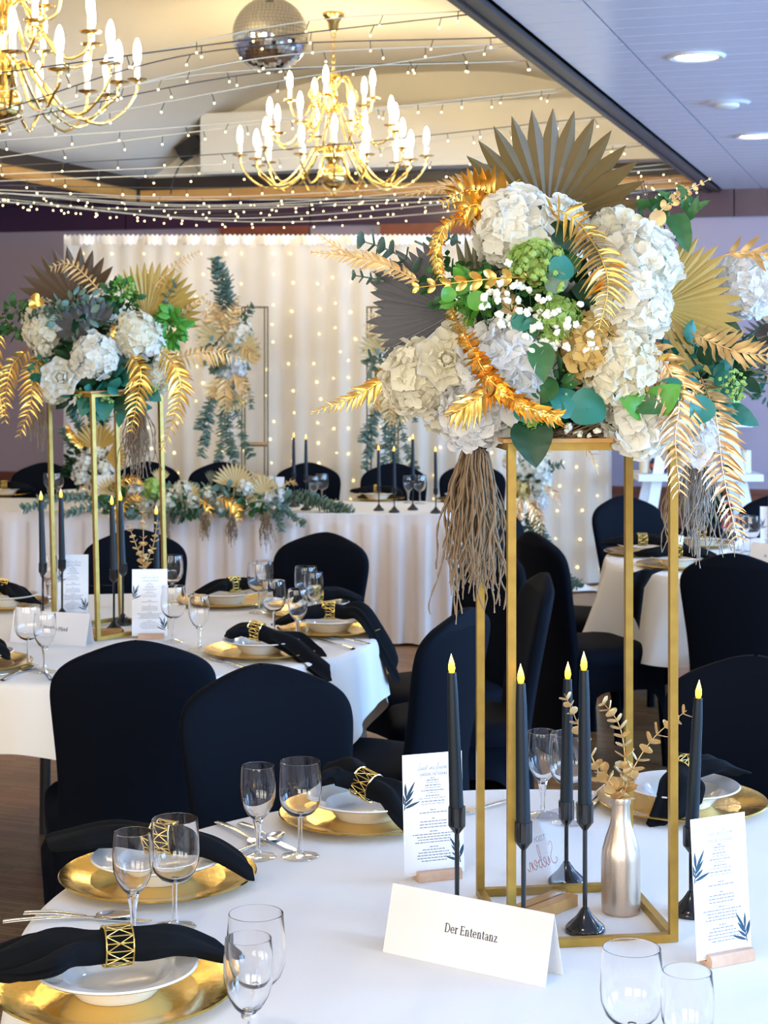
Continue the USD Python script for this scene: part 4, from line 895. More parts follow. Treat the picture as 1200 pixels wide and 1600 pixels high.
# ---- middle left table settings
def wl(kind, px, py, lab, z=ZT): p = T(px, py, z); put(kind, lab, (p[0], p[1], z + .0005))
for px, py, kind, lab in [(271, 1003, 'wine', 'wine glass at the front chair of the middle left table'), (311, 1016, 'small', 'small glass right of the drinks card, middle left table'),
    (44, 1040, 'wine', 'wine glass in front of the name card on the middle left table'), (70, 1050, 'small', 'small glass in front of the name card on the middle left table'),
    (428, 992, 'wine', 'wine glass left in the glass cluster near the hanging napkin'), (465, 1004, 'small', 'small glass in the middle of the glass cluster near the hanging napkin'),
    (478, 965, 'wine', 'wine glass behind the cluster near the hanging napkin'), (490, 972, 'small', 'small glass right in the cluster near the hanging napkin'),
    (404, 958, 'wine', 'wine glass on the far side of the middle left table'), (413, 950, 'small', 'small glass on the far side of the middle left table'),
    (269, 943, 'wine', 'wine glass behind the gold branches on the middle left table'), (75, 940, 'small', 'small glass behind the candles at the left picture edge')]:
    wl(kind, px, py, lab)
c = setting(408, 1018, 'nearest the front on the middle left table'); nap_px(c, (-.10, .02, .05), (-.012, -.01, .068), (.20, -.09, -.02), 'nearest the front on the middle left table', 21, .05, .085)
c = setting(515, 984, 'at the right rim of the middle left table'); nap_px(c, (-.16, -.02, .03), (.0, 0, .068), (.205, -.05, -.10), 'at the right rim of the middle left table', 22, .04, .085)
c = setting(494, 957, 'behind the glass cluster on the middle left table'); nap_px(c, (-.08, -.02, .045), (.0, 0, .068), (.15, .05, .04), 'behind the glass cluster on the middle left table', 23, .04, .05)
c = setting(352, 941, 'on the far side of the middle left table'); nap_px(c, (-.08, -.05, .04), (.03, .01, .068), (.14, .04, .05), 'on the far side of the middle left table', 24, .05, .05)
c = setting(8, 945, 'at the left picture edge beyond the name card'); nap_px(c, (-.08, -.03, .05), (-.01, .0, .068), (.09, -.04, .02), 'at the left picture edge beyond the name card', 25, .05, .05)
c = setting(-42, 1038, 'cut off at the left edge, middle left table'); nap_px(c, (-.12, .03, .05), (-.03, .0, .068), (.10, -.02, .045), 'cut off at the left edge, middle left table', 26, .05, .05)
lay('spoon', 'soup spoon in front of the glasses on the middle left table', (-10, 1072), (52, 1042), .72); lay('knife', 'knife at the left picture edge of the middle left table', (-25, 1063), (48, 1048), .5)
lay('fork', 'fork below the small glass on the middle left table', (85, 1068), (56, 1043), .66); lay('fork', 'fork between the two black chairs on the middle left table', (372, 1043), (338, 1032), .66)
lay('knife', 'knife on the rim of the middle left table under the hanging napkin', (540, 1013), (508, 1004), .5); lay('fork', 'fork on the rim of the middle left table under the hanging napkin', (548, 1003), (520, 998), .66)
candle(67, 975, 'tall', 'leftmost on the middle left table', (0, -1.5)); candle(97, 968, 'tall', 'second from the left on the middle left table', (0, -1.0))
candle(178, 988, 'tall', 'at the front of the middle left stand', (0, -1.6)); candle(192, 976, 'tall', 'at the rear of the middle left stand', (0, -2.0)); candle(245, 965, 'short', 'by the middle left gold branches', (0, -.4))
# ------------------------------------------------------------------ flower pieces
def petal_grid(L, w, cup, lift, nu=5, nv=3, notch=.0):
    u = np.linspace(0, 1, nu); rows = []
    for t in u:
        ww = w * (math.sin(PI * (.08 + .66 * t)) if t < .95 else .46); k = np.linspace(-1, 1, nv)
        rows.append(np.stack([np.full(nv, L * t) - .20 * L * np.abs(k) ** 2 * t * t, ww * k, lift * L * t ** 1.6 + cup * w * k * k], 1))
    return np.array(rows)
def floret_mesh(seed, n=4, L=1.0, w=.50):
    r = random.Random(seed); g = G()
    for k in range(n):
        a = 2 * PI * k / n + r.uniform(-.15, .15); P = petal_grid(L * r.uniform(.9, 1.1), w * r.uniform(.9, 1.1), r.uniform(.1, .45), r.uniform(.0, .45), notch=.08)
        g.grid(P @ rotz(a).T)
    return g.mesh()
FLO = [floret_mesh(k) for k in range(5)]; FLO5 = [floret_mesh(20 + k, 5, 1.15, .40) for k in range(4)]
LOWF = []
for k in range(3):
    r_ = random.Random(50 + k); g_ = G()
    for j in range(4): g_.grid(petal_grid(1, .48, .3, r_.uniform(.1, .4), 3, 2) @ rotz(PI / 2 * j).T)
    LOWF.append(g_.mesh())
class Arr:
    """a flower arrangement: everything is placed relative to its own base point C"""
    def __init__(s, root, C, d0): s.root, s.C, s.d0, s.n = root, np.asarray(C, float), d0, 0
    def p(s, px, py, dd=0): return W(px, py, s.d0 + dd) - s.C
    def px(s, r): return r * s.d0 / F
def hydrangea(A, px, py, r, m, dd=0, sep=0, seed=0, fs=.36, lily=False, label=None, flat=1.0):
    rd = random.Random(seed * 7 + 1); c = A.p(px, py, dd); R = A.px(r); n = 84 if sep else 34
    head = part(A.root, 'hydrangea', G().ball(c, R * .62, 2 if sep else 1), m, True, label)
    bank = FLO5 if lily else (FLO if sep else LOWF); g = G(); cnt = 0
    pts = []
    for k in range(n):
        z = 1 - 2 * (k + .5) / n; ph = k * 2.39996 + rd.uniform(-.2, .2); q = math.sqrt(1 - z * z); pts.append(unit([q * math.cos(ph), -z, q * math.sin(ph)]))   # nearest the reader first
    for k, d in enumerate(pts):
        f = bank[rd.randrange(len(bank))]; RR = frame_of(unit(d + np.array([rd.gauss(0, .18) for _ in range(3)])), roll=rd.uniform(0, 6.28)); sc = R * fs * (.80 if not lily else .95) * rd.uniform(.85, 1.15)
        v = (f[0] * sc) @ RR.T + c + d * R * rd.uniform(.66, .86) * np.array([1, flat, 1])
        if k < sep: part(head, 'floret', (v, f[1]), m, True)
        else: g.add(v, f[1])
    if g.n: part(head, 'florets', g, m, True, kind='stuff')
def rose(A, px, py, r, m, dd=0, label=None, face=(0, -1, .15)):
    c = A.p(px, py, dd); R = A.px(r); Rf = frame_of(face); rd = random.Random(int(px)); head = part(A.root, 'rose', G().lathe([(0, .1 * R), (.16 * R, .35 * R), (.2 * R, .1 * R), (.12 * R, -.3 * R), (0, -.35 * R)], 14, c, Rf), m, True, label)
    for ring, (n, tilt, sz) in enumerate(((3, .25, .5), (5, .55, .75), (6, .9, .95), (7, 1.25, 1.1))):
        for k in range(n):
            a = 2 * PI * k / n + ring * .6; P = petal_grid(R * sz, R * sz * .62, .55, .15, 6, 5)
            ct, st_ = math.cos(tilt), math.sin(tilt); M = np.array([[st_, 0, -ct], [0, 1, 0], [ct, 0, st_]])
            P = P @ M.T + [R * .12 * (ring + .3), 0, -.3 * R]; part(head, 'petal', G().grid((P @ rotz(a).T) @ Rf.T + c), m, True)
def fan(A, px, py, a0, a1, r, n, m, dd=0, nrm=(0, -1, 0), sep=True, split=.62, cone=.22, label=None, ragged=0., seed=0, ov=1.04):
    """pleated palm fan: hub at px,py, blades from angle a0 to a1 (degrees, anticlockwise from the right, seen from the front)"""
    rd = random.Random(seed + int(px)); c = A.p(px, py, dd); R0 = A.px(r); z = unit(nrm); X = unit(np.cross((0, 0, 1.0), z)) * 1.0; Y = np.cross(z, X)
    if np.dot(X, (1, 0, 0)) < 0 and abs(z[1]) > .2: X = -X; Y = np.cross(z, X); Y = Y if Y[2] > 0 else -Y
    hub = part(A.root, 'palm_fan', G().tube([c, c - (Y * math.sin(math.radians((a0 + a1) / 2)) + X * math.cos(math.radians((a0 + a1) / 2))) * R0 * .35 - z * R0 * .1], R0 * .022 + .0004, 6), m, True, label)
    st_ = (a1 - a0) / n; gg = G()
    for k in range(n):
        a = math.radians(a0 + st_ * (k + .5)); h = math.radians(abs(st_)) * .5 * ov; R = R0 * (1 + ragged * rd.uniform(-1, .6)) * (.90 + .10 * math.sin(PI * (k + .5) / n))
        bend = rd.uniform(-.03, .03); rows = []
        for t in (.04, .3, .5, split, split + (1 - split) * .35, split + (1 - split) * .7, 1.0):
            w = math.tan(h) * t if t <= split else math.tan(h) * split * max(.02, (1 - (t - split) / (1 - split)) ** .75 * 1.04)
            fold = min(w * .55, math.tan(h) * .35); lft = cone * t * t + bend * t
            d = X * math.cos(a) + Y * math.sin(a); s = -X * math.sin(a) + Y * math.cos(a)
            base = c + R * (d * t + z * lft); rows.append([base + R * (s * w - z * fold * .5), base + R * z * fold * .5, base - R * (s * w + z * fold * .5)])
        g = G().grid(np.array(rows))
        if sep: part(hub, 'blade', g, m, False)
        else: gg.merge(g)
    if not sep: part(hub, 'blades', gg, m, False, kind='stuff')
def frond(A, pts, n, L, m, w=.2, ang=35, curl=.25, droop=.25, up=(0, -1, 0), taper=1.0, seed=0, label=None, crinkle=.0, oval=False, name='fern_frond'):
    """pts: list of (px, py, dd) along the rachis; L: leaflet length in pixels"""
    w *= 1 if oval else .84; n = n if oval else max(6, int(n * .85))
    rd = random.Random(seed + 3); q = catmull([A.p(*a) for a in pts], 36); Lm = A.px(L); t = unit(np.gradient(q, axis=0))
    fr = part(A.root, name, G().tube(q, np.linspace(.0019, .0006, 36) * (A.d0 / 2.7) ** .6, 5), m, True, label); g = G(); up = np.asarray(up, float)
    for k in range(n):
        f = (k + .6) / n; x = f * 35; i = min(34, int(x)); p = q[i] + (q[i + 1] - q[i]) * (x - i); ti = t[i]; s0 = unit(np.cross(ti, up)); u0 = np.cross(s0, ti)
        ln_ = Lm * (.45 + .55 * math.sin(PI * min(1, .15 + .6 * f))) * (1 - taper * max(0, f - .45) / .55 * .8)
        for sg in (-1, 1):
            a = math.radians(ang + rd.uniform(-8, 8)); d = unit(s0 * sg * math.cos(a) + ti * math.sin(a) + u0 * rd.uniform(-.1, .35)); wd = unit(np.cross(d, u0) + u0 * rd.uniform(-.5, .5)); nn = np.cross(wd, d); rows = []
            for tt in np.linspace(0, 1, 8 if oval else 5):
                ww = ln_ * w * (math.sqrt(max(.004, 1 - (2 * tt - 1) ** 2)) if oval else math.sin(PI * (.12 + .86 * tt ** .8)))
                cc = p + d * ln_ * tt + nn * ln_ * (curl * tt * tt + crinkle * math.sin(9 * tt + k)) + np.array([0, 0, -droop * ln_ * tt * tt])
                rows.append([cc - wd * ww, cc - nn * ww * .35, cc + wd * ww])
            g.grid(np.array(rows))
    part(fr, 'leaflets', g, m, True, kind='stuff')
def leaf(A, px, py, ang, L, w, m, dd=0, tilt=.3, fold=.3, face=0, name='leaf', label=None, lobes=0):
    """leaf from its stalk at px,py pointing at angle ang (degrees, seen from the front)"""
    c = A.p(px, py, dd); Lm, wm = A.px(L), A.px(w) / 2; a = math.radians(ang); d = unit([math.cos(a), -tilt, math.sin(a)]); nn = unit(np.array([face, -1.0, .25]) - d * np.dot(d, [face, -1.0, .25])); s = np.cross(nn, d); rows = []
    for t in np.linspace(0, 1, 11):
        ww = wm * (math.sin(PI * (.06 + .94 * t ** .72)) ** .8 if t < 1 else .0) * (1 - (.28 * abs(math.sin(lobes * PI * t)) if lobes else 0)) + wm * .01
        rows.append([c + d * Lm * t + s * ww * k + nn * (fold * ww * abs(k) + .12 * Lm * math.sin(PI * t) + .025 * Lm * math.sin(t * 22) * abs(k)) for k in (-1, -.55, 0, .55, 1)])
    return part(A.root, name, G().grid(np.array(rows)), m, True, label)
def disc_leaf(A, px, py, r, m, dd=0, face=(0, -1, .2), label=None):
    c = A.p(px, py, dd); z = unit(face); Rf = frame_of(z, roll=px * .7); R = A.px(r)
    P = np.array([[((R * k * math.cos(a)) * (1 + .06 * math.cos(3 * a)), R * k * math.sin(a), .22 * R * k * k * math.cos(2 * a)) for a in np.linspace(0, 2 * PI, 18)[:-1]] for k in (.02, .5, .85, 1)])
    part(A.root, 'round_leaf', G().grid(P @ Rf.T + c, cv=True), m, True, label)
def euc(A, pts, n, s, m='eucalyptus', seed=0, label=None):
    rd = random.Random(seed + 5); q = catmull([A.p(*a) for a in pts], 30); t = unit(np.gradient(q, axis=0)); S = A.px(s)
    st_ = part(A.root, 'eucalyptus_stem', G().tube(q, np.linspace(.0022, .0009, 30) * (A.d0 / 2.7) ** .5, 5), m, True, label); g = G()
    for k in range(n):
        i = min(29, int((k + .5) / n * 29)); R = frame_of(t[i]); a = k * 1.9 + rd.uniform(-.5, .5)
        for o in (0, PI):
            d = R @ np.array([math.cos(a + o), math.sin(a + o), .5]); dd_ = unit(d); sd = unit(np.cross(dd_, t[i])); L = S * rd.uniform(.8, 1.2); nn = np.cross(sd, dd_)
            g.grid(np.array([[q[i] + dd_ * L * tt + sd * .46 * L * math.sqrt(max(.003, 1 - (2 * tt - 1) ** 2)) * k2 + nn * .12 * L * k2 * k2 for k2 in (-1, 0, 1)] for tt in (0, .2, .5, .8, 1)]))
    part(st_, 'leaves', g, m, True, kind='stuff')
def bush(A, px, py, r, m, n, L, dd=0, seed=0, back=True, name='foliage', w=.34):
    """loose ball of small leaves"""
    rd = random.Random(seed + 9); c = A.p(px, py, dd); R = A.px(r); Lm = A.px(L); g = G()
    for k in range(n):
        d = unit([rd.gauss(0, 1), rd.gauss(0, 1) - (0 if back else .6), rd.gauss(0, 1)]); p = c + d * R * rd.uniform(.45, .95); e_ = unit(d + np.array([rd.gauss(0, .5) for _ in range(3)])); s = unit(np.cross(e_, [rd.gauss(0, 1) for _ in range(3)])); nn = np.cross(s, e_); l = Lm * rd.uniform(.6, 1.2)
        g.grid(np.array([[p + e_ * l * t + s * k2 * l * w * math.sin(PI * (.05 + .93 * t)) + nn * l * (.2 * t * t + .08 * abs(k2)) for k2 in (-1, 0, 1)] for t in (0, .35, .7, 1)]))
    part(A.root, name, g, m, True, kind='stuff')
def gyp(A, spots, r, dd, m='gyp_white', seed=0, k=6, spread=16, name='small_blossoms'):
    rd = random.Random(seed); g, s = G(), G()
    for px, py in spots:
        c0 = A.p(px, py + spread, dd + .03)
        for _ in range(k):
            c = A.p(px + rd.gauss(0, spread * .6), py + rd.gauss(0, spread * .6), dd + rd.uniform(-.02, .02)); R = A.px(r) * rd.uniform(.8, 1.2); s.tube([c0, (c0 + c) / 2 + [0, -.004, 0], c], .0006, 3)
            g.ball(c, R * .72, 1)
            for _ in range(6): g.ball(c + unit([rd.gauss(0, 1) for _ in range(3)]) * R * .62, R * .42, 0)
    p = part(A.root, name, g, m, True, kind='stuff'); part(p, 'stalks', s, 'green_mid', True, kind='stuff')
def strands(A, px, py, wpx, lens, n, m, seed, dd=0, r=.0016, label=None, flare=.5, name='hanging_twigs', dep=.05):
    """bunch of knobbly hanging strands from a line centred on px,py"""
    rd = random.Random(seed); g = G(); sc = A.d0 / F
    for k in range(n):
        f = rd.uniform(-1, 1); z0 = A.p(px + f * wpx * .55, py + abs(f) * wpx * .35 + rd.uniform(-4, 10), dd + rd.uniform(-dep, dep)); L = rd.uniform(*lens) * (1 - .35 * abs(f) * rd.random()) * sc; m_ = max(10, int(L / .009)); pts = [z0]; vx, vy = rd.gauss(0, .02), rd.gauss(0, .02); out = f * flare
        for i in range(m_):
            u = i / m_; vx += rd.gauss(0, .30); vy += rd.gauss(0, .24); vx *= .80; vy *= .80
            pts.append(pts[-1] + np.array([vx * .5 + out * max(0, .55 - u) * .8 - f * .10 * (u > .6), vy * .5, -1]) * L / m_)
        rad = r * (1 + .38 * np.sin(np.arange(len(pts)) * 2.1 + k)) * np.linspace(1.15, .7, len(pts)); g.tube(pts, rad, 4)
    part(A.root, name, g, m, True, label, kind='stuff')

# ------------------------------------------------------------------ the big bouquet on the foreground stand
C = np.array([S1[0], S1[1], ZT1 + .763]); root = thing('flower_bouquet', 'big bouquet of white hydrangeas, gold ferns and palm fans on the foreground gold stand', 'bouquet', C)
A = Arr(root, C, S1[1])
part(root, 'moss_core', G().ball(A.p(872, 555), .135, 3, (1.25, 1.0, .88)), 'green_dark', True)
fan(A, 855, 345, 160, 4, 174, 14, 'fan_taupe', .06, (0, -1, .12), split=.68, ov=1.3, label='tall taupe palm fan on top')
fan(A, 712, 488, 112, 222, 142, 17, 'fan_grey', .0, (-.25, -1, .1), split=.86, ragged=.10, label='grey palm fan on the left', cone=.1)
fan(A, 745, 480, 112, 38, 118, 9, 'fan_olive', .01, (0, -1, .1), split=.7, label='olive palm fan', cone=.15)
fan(A, 1030, 478, 70, -82, 136, 20, 'fan_gold', -.03, (.35, -1, .1), split=.80, ragged=.10, label='gold palm fan on the right', cone=.12)
fan(A, 1085, 555, 18, -42, 130, 8, 'fan_olive', .06, (.2, -1, .1), split=.55, label='olive green palm fan low on the right')
fan(A, 1010, 355, 88, 78, 80, 2, 'fan_grey', .03, (-.9, -.4, 0), split=.7, label='silver palm blade seen edge on')
for k, (px, py, r, m, dd, sep, fs, lily) in enumerate([
    (812, 362, 74, 'petal_white', -.06, 22, .40, 0), (872, 355, 50, 'petal_white', -.03, 12, .44, 0), (958, 372, 52, 'petal_cream', .0, 12, .44, 0), (1000, 410, 62, 'petal_white', -.09, 20, .44, 0), (985, 478, 62, 'petal_white', -.14, 20, .44, 0),
    (925, 545, 52, 'petal_antique', -.15, 14, .48, 0), (972, 572, 64, 'petal_cream', -.15, 24, .44, 0), (792, 575, 64, 'petal_cool', -.13, 18, .56, 1), (655, 590, 60, 'petal_cream', -.06, 20, .46, 0),
    (1003, 648, 66, 'petal_white', -.12, 18, .50, 0), (742, 645, 58, 'petal_cool', -.10, 18, .50, 0), (835, 415, 46, 'petal_lime', -.12, 16, .38, 0), (1165, 448, 56, 'petal_cool', .06, 14, .42, 0), (1072, 678, 54, 'petal_cool', -.07, 14, .50, 0),
    (870, 500, 40, 'petal_lime', -.15, 8, .36, 0), (830, 655, 34, 'petal_lime', -.14, 8, .52, 0), (930, 660, 42, 'petal_white', -.05, 0, .44, 0), (1120, 610, 44, 'petal_lime', .02, 0, .4, 0), (690, 640, 40, 'petal_cream', -.02, 0, .44, 0)]):
    hydrangea(A, px, py, r, m, dd, sep, k + 1, fs, lily)
for k, (px, py, r, m, dd) in enumerate([(840, 420, 80, 'petal_white', .16), (950, 500, 80, 'petal_cream', .17), (760, 540, 75, 'petal_white', .15), (1040, 560, 70, 'petal_cool', .13), (880, 590, 75, 'petal_cream', .17)]): hydrangea(A, px, py, r, m, dd, 0, 40 + k, .42)
rose(A, 698, 562, 36, 'petal_cream', -.13, 'cream rose'); rose(A, 720, 520, 24, 'petal_cream', -.09)
for k, (px, py, r, m, n, L, dd) in enumerate([(880, 520, 150, 'green_dark', 260, 34, -.02), (800, 470, 70, 'green_mid', 140, 20, -.10), (735, 462, 34, 'green_bright', 60, 24, -.10), (1075, 600, 75, 'green_teal', 110, 30, -.02), (865, 605, 60, 'green_mid', 60, 26, -.12), (1120, 560, 55, 'green_dark', 70, 34, .03), (700, 440, 45, 'green_mid', 70, 20, -.02), (1030, 350, 40, 'green_mid', 50, 22, .02)]): bush(A, px, py, r, m, n, L, dd, k)
gyp(A, [(830, 470), (858, 478), (812, 492), (800, 468), (870, 500), (845, 515), (880, 520), (860, 535), (770, 468), (785, 500), (830, 528), (895, 500), (905, 525), (778, 445), (760, 490), (915, 545)], 7.0, -.18, seed=1, k=5, spread=19)
gyp(A, [(845, 432), (820, 425), (870, 448), (850, 400)], 6.5, -.17, 'petal_lime', 2, 9, 16); gyp(A, [(920, 690), (905, 680), (885, 668)], 6.0, -.12, seed=3, k=6, spread=12); gyp(A, [(882, 597), (1140, 590), (1150, 610)], 3.5, -.16, 'petal_lime', 4, 12, 16)
frond(A, [(905, 348, -.10), (938, 400, -.17), (950, 450, -.19), (935, 516, -.21)], 32, 44, 'gold_foil', .085, 15, .15, .5, seed=1, label='bright gold fern drooping over the front')
frond(A, [(840, 352, -.06), (870, 330, -.10), (905, 348, -.12), (925, 380, -.14)], 12, 40, 'gold_foil', .12, 25, .2, .2, seed=2)
frond(A, [(703, 482, -.13), (733, 535, -.20), (765, 592, -.225), (815, 632, -.225), (874, 652, -.20)], 54, 24, 'gold_foil', .26, 35, .8, .15, taper=.3, seed=3, crinkle=.08, label='curled gold fern sweeping down the left front')
frond(A, [(775, 602, -.22), (748, 622, -.225), (720, 640, -.22), (698, 652, -.20)], 18, 34, 'gold_foil', .14, 42, .4, .3, seed=4)
frond(A, [(660, 555, -.05), (605, 590, -.05), (550, 622, -.04), (486, 645, -.03)], 24, 30, 'gold_foil', .15, 50, .2, .1, seed=5, label='gold fern reaching out low on the left')
frond(A, [(655, 440, -.03), (600, 412, -.03), (545, 400, -.02), (485, 394, 0)], 24, 26, 'pale_gold', .16, 50, .2, .2, seed=6, label='pale gold fern reaching out high on the left'); frond(A, [(560, 405, -.02), (525, 385, -.02), (498, 366, -.01)], 9, 14, 'pale_gold', .16, 50, .2, .2, seed=7)
frond(A, [(815, 325, -.03), (775, 305, -.03), (730, 298, -.02), (690, 318, -.01)], 22, 52, 'gold_foil', .14, 18, .45, .15, seed=8, crinkle=.06, label='dense crinkled gold fern left of the tall fan'); frond(A, [(770, 330, -.05), (740, 320, -.05), (715, 345, -.04)], 14, 38, 'gold_foil', .18, 25, .5, .2, seed=9, crinkle=.08)
frond(A, [(800, 290, .0), (745, 282, .0), (690, 292, 0), (632, 306, .01)], 20, 22, 'pale_gold', .2, 45, .5, .1, seed=10)
frond(A, [(760, 340, -.03), (705, 345, -.05), (682, 385, -.05), (688, 432, -.05)], 26, 17, 'gold_foil', .24, 38, .4, .2, seed=11, taper=.2, crinkle=.05)
frond(A, [(860, 432, -.15), (790, 434, -.17), (720, 441, -.17), (645, 450, -.14)], 9, 24, 'gold_foil', .27, 55, .1, .0, seed=12, oval=True, label='gold branch with oval leaves', name='gold_leaf_branch', taper=.5)
for px, py, r in ((795, 475, 17), (785, 450, 15), (808, 487, 14), (1000, 350, 15), (1022, 362, 16), (1010, 385, 13), (1028, 340, 13), (905, 590, 19)): disc_leaf(A, px, py, r, 'pale_gold', -.13 if px < 950 else -.06, (random.Random(px).uniform(-.5, .5), -1, .3))
frond(A, [(1005, 360, -.03), (1040, 322, -.02), (1075, 298, -.02), (1112, 278, -.01)], 9, 16, 'pale_gold', .34, 50, .2, .0, seed=13, oval=True, name='gold_leaf_branch')
frond(A, [(1000, 530, -.15), (1040, 568, -.17), (1060, 625, -.18), (1055, 690, -.18), (1062, 770, -.17)], 30, 46, 'copper_foil', .12, 30, .25, .35, seed=14, label='rose gold fern hanging at the right front', taper=.8, crinkle=.04)
frond(A, [(1010, 560, -.15), (985, 560, -.17), (1060, 590, -.16), (1110, 640, -.15)], 16, 44, 'gold_foil', .14, 30, .3, .3, seed=15)
frond(A, [(1080, 520, -.06), (1125, 540, -.09), (1165, 552, -.10), (1215, 556, -.10)], 15, 48, 'pale_gold', .13, 52, .35, -.1, seed=16, label='gold fern pointing right', crinkle=.06)
frond(A, [(1095, 590, -.06), (1118, 650, -.09), (1130, 740, -.09), (1152, 842, -.09)], 34, 44, 'copper_foil', .12, 25, .3, .3, seed=17, label='long copper fern hanging on the right', taper=.7, crinkle=.05)
frond(A, [(1130, 400, .04), (1165, 392, .03), (1200, 398, .02), (1240, 380, .02)], 8, 46, 'pale_gold', .15, 60, .4, -.1, seed=18, crinkle=.06)
euc(A, [(665, 430, .02), (625, 400, .02), (592, 385, .02), (562, 376, .02)], 6, 27, seed=1, label='eucalyptus stem on the left'); euc(A, [(720, 380, .02), (690, 370, .02), (665, 388, .02)], 5, 22, seed=2); euc(A, [(650, 570, -.02), (610, 568, -.02), (575, 566, -.02)], 3, 24, seed=3); euc(A, [(600, 440, 0), (575, 434, 0), (550, 430, 0)], 4, 16, seed=4)
for a in [(825, 655, -82, 74, 62, 'green_dark', -.16), (842, 535, -85, 62, 40, 'green_mid', -.18), (1052, 335, -72, 66, 46, 'green_mid', -.03), (1010, 645, 150, 52, 40, 'green_bright', -.17), (1015, 640, 40, 60, 44, 'green_bright', -.17), (985, 625, -20, 55, 34, 'green_mid', -.17), (870, 345, -70, 60, 40, 'green_dark', -.09), (890, 395, -110, 55, 44, 'green_mid', -.11), (905, 440, -60, 50, 40, 'green_dark', -.13), (1090, 560, 20, 60, 36, 'green_dark', -.06), (1060, 640, -40, 55, 36, 'green_teal', -.08), (1130, 640, -25, 60, 34, 'green_teal', .0), (700, 455, 10, 50, 24, 'green_bright', -.13), (725, 470, -5, 52, 26, 'green_bright', -.13), (1110, 500, -30, 60, 34, 'green_dark', .02)]:
    leaf(A, *a[:7], lobes=9 if a[0] == 1052 else 0)
for k, (px, py, an) in enumerate(((1075, 345, 70), (1072, 335, 30), (1070, 330, 100), (1080, 320, 130), (1060, 320, 150))): leaf(A, px, py, an, 44, 16, 'green_mid', -.01, lobes=5)
for px, py, r, m in ((880, 628, 25, 'green_teal'), (918, 638, 29, 'green_teal'), (852, 608, 21, 'green_mid'), (862, 640, 18, 'green_teal'), (878, 418, 20, 'green_teal'), (868, 440, 18, 'eucalyptus'), (815, 502, 16, 'green_teal'), (830, 512, 15, 'green_mid'), (1048, 610, 20, 'green_teal'), (1095, 640, 22, 'green_teal'), (820, 640, 18, 'green_teal'), (700, 460, 12, 'green_bright'), (745, 470, 15, 'green_bright')): disc_leaf(A, px, py, r, m, -.18, (random.Random(px * 3).uniform(-.4, .4), -1, random.Random(px).uniform(-.2, .5)))
strands(A, 742, 692, 34, (150, 265), 150, 'twig', 1, -.04, .0017, 'dense bunch of pale brown twigs hanging on the left', .5)
strands(A, 1090, 700, 32, (90, 185), 75, 'twig_grey', 2, .06, .0012, 'bunch of grey twigs hanging on the right', .45); strands(A, 1050, 745, 10, (60, 140), 12, 'twig', 3, .08, .0014)
g = G(); rd = random.Random(8)
for k in range(26):
    q = [A.p(rd.uniform(835, 870), rd.uniform(660, 700), -.1), A.p(rd.uniform(870, 910), rd.uniform(660, 700), -.13), A.p(rd.uniform(890, 960), rd.uniform(650, 690), -.1), A.p(rd.uniform(860, 990), rd.uniform(640, 680), -.06)]; g.tube(catmull(q, 16), .0013, 4)
part(root, 'twig_nest', g, 'twig', True, 'tangle of twigs under the flowers', kind='stuff')
frond(A, [(905, 690, -.1), (925, 712, -.1), (935, 742, -.1)], 6, 16, 'pale_gold', .06, 40, .2, 0, seed=30)

# ------------------------------------------------------------------ bouquet on the middle left stand
S2t = np.array([S2[0] - .021, S2[1], ZT1 + .763]); C = S2t; root = thing('flower_bouquet', 'smaller looking bouquet with brown palm fans on the middle left gold stand', 'bouquet', C)
A = Arr(root, C, S2[1])
part(root, 'moss_core', G().ball(A.p(158, 565), .15, 2, (1.25, 1, .8)), 'green_dark', True)
fan(A, 118, 478, 196, 38, 94, 12, 'fan_brown', .05, (0, -1, .1), split=.66, ov=1.3, label='brown palm fan at the top left'); fan(A, 228, 500, 126, -12, 92, 18, 'fan_gold', .0, (.2, -1, .1), split=.78, label='golden brown palm fan at the top right'); fan(A, 142, 520, 212, 38, 58, 9, 'fan_grey', -.10, (0, -1, .1), split=.68, ov=1.25, label='grey palm fan in the middle')
for k, (px, py, r, m, dd) in enumerate([(70, 515, 36, 'petal_cream', -.08), (148, 556, 40, 'petal_white', -.17), (212, 522, 40, 'petal_cream', -.12), (80, 600, 34, 'petal_cream', -.08), (246, 590, 28, 'petal_cream', -.08), (235, 542, 26, 'petal_cool', -.10), (70, 548, 18, 'petal_cream', -.12), (180, 535, 30, 'petal_cream', -.06), (60, 490, 30, 'petal_cream', 0), (150, 500, 60, 'petal_white', .15), (210, 570, 55, 'petal_cream', .15), (90, 570, 50, 'petal_white', .15)]): hydrangea(A, px, py, r, m, dd, 12 if k < 5 else 0, 60 + k, .36)
rose(A, 95, 590, 24, 'petal_white', -.19, 'white rose')
for k, (px, py, r, m, n, L, dd) in enumerate([(150, 560, 95, 'green_dark', 260, 24, 0), (265, 510, 26, 'green_bright', 110, 18, -.05), (185, 468, 30, 'green_mid', 90, 14, -.03), (25, 500, 30, 'green_mid', 80, 16, 0), (120, 500, 50, 'eucalyptus', 90, 16, -.10), (195, 455, 18, 'green_bright', 40, 12, -.06), (70, 575, 24, 'green_teal', 50, 14, -.14), (180, 600, 50, 'green_teal', 70, 28, -.08)]): bush(A, px, py, r, m, n, L, dd, 20 + k)
for a in ((115, 610, 190, 30, 24, 'green_teal', -.12), (140, 620, 250, 34, 26, 'green_teal', -.12), (165, 620, 270, 40, 30, 'green_teal', -.13), (185, 620, 300, 36, 28, 'green_dark', -.12), (150, 625, 220, 30, 24, 'green_mid', -.12), (225, 610, 330, 34, 26, 'green_teal', -.1), (150, 590, 200, 30, 24, 'green_dark', -.14), (190, 590, 340, 34, 26, 'green_teal', -.13)): leaf(A, *a)
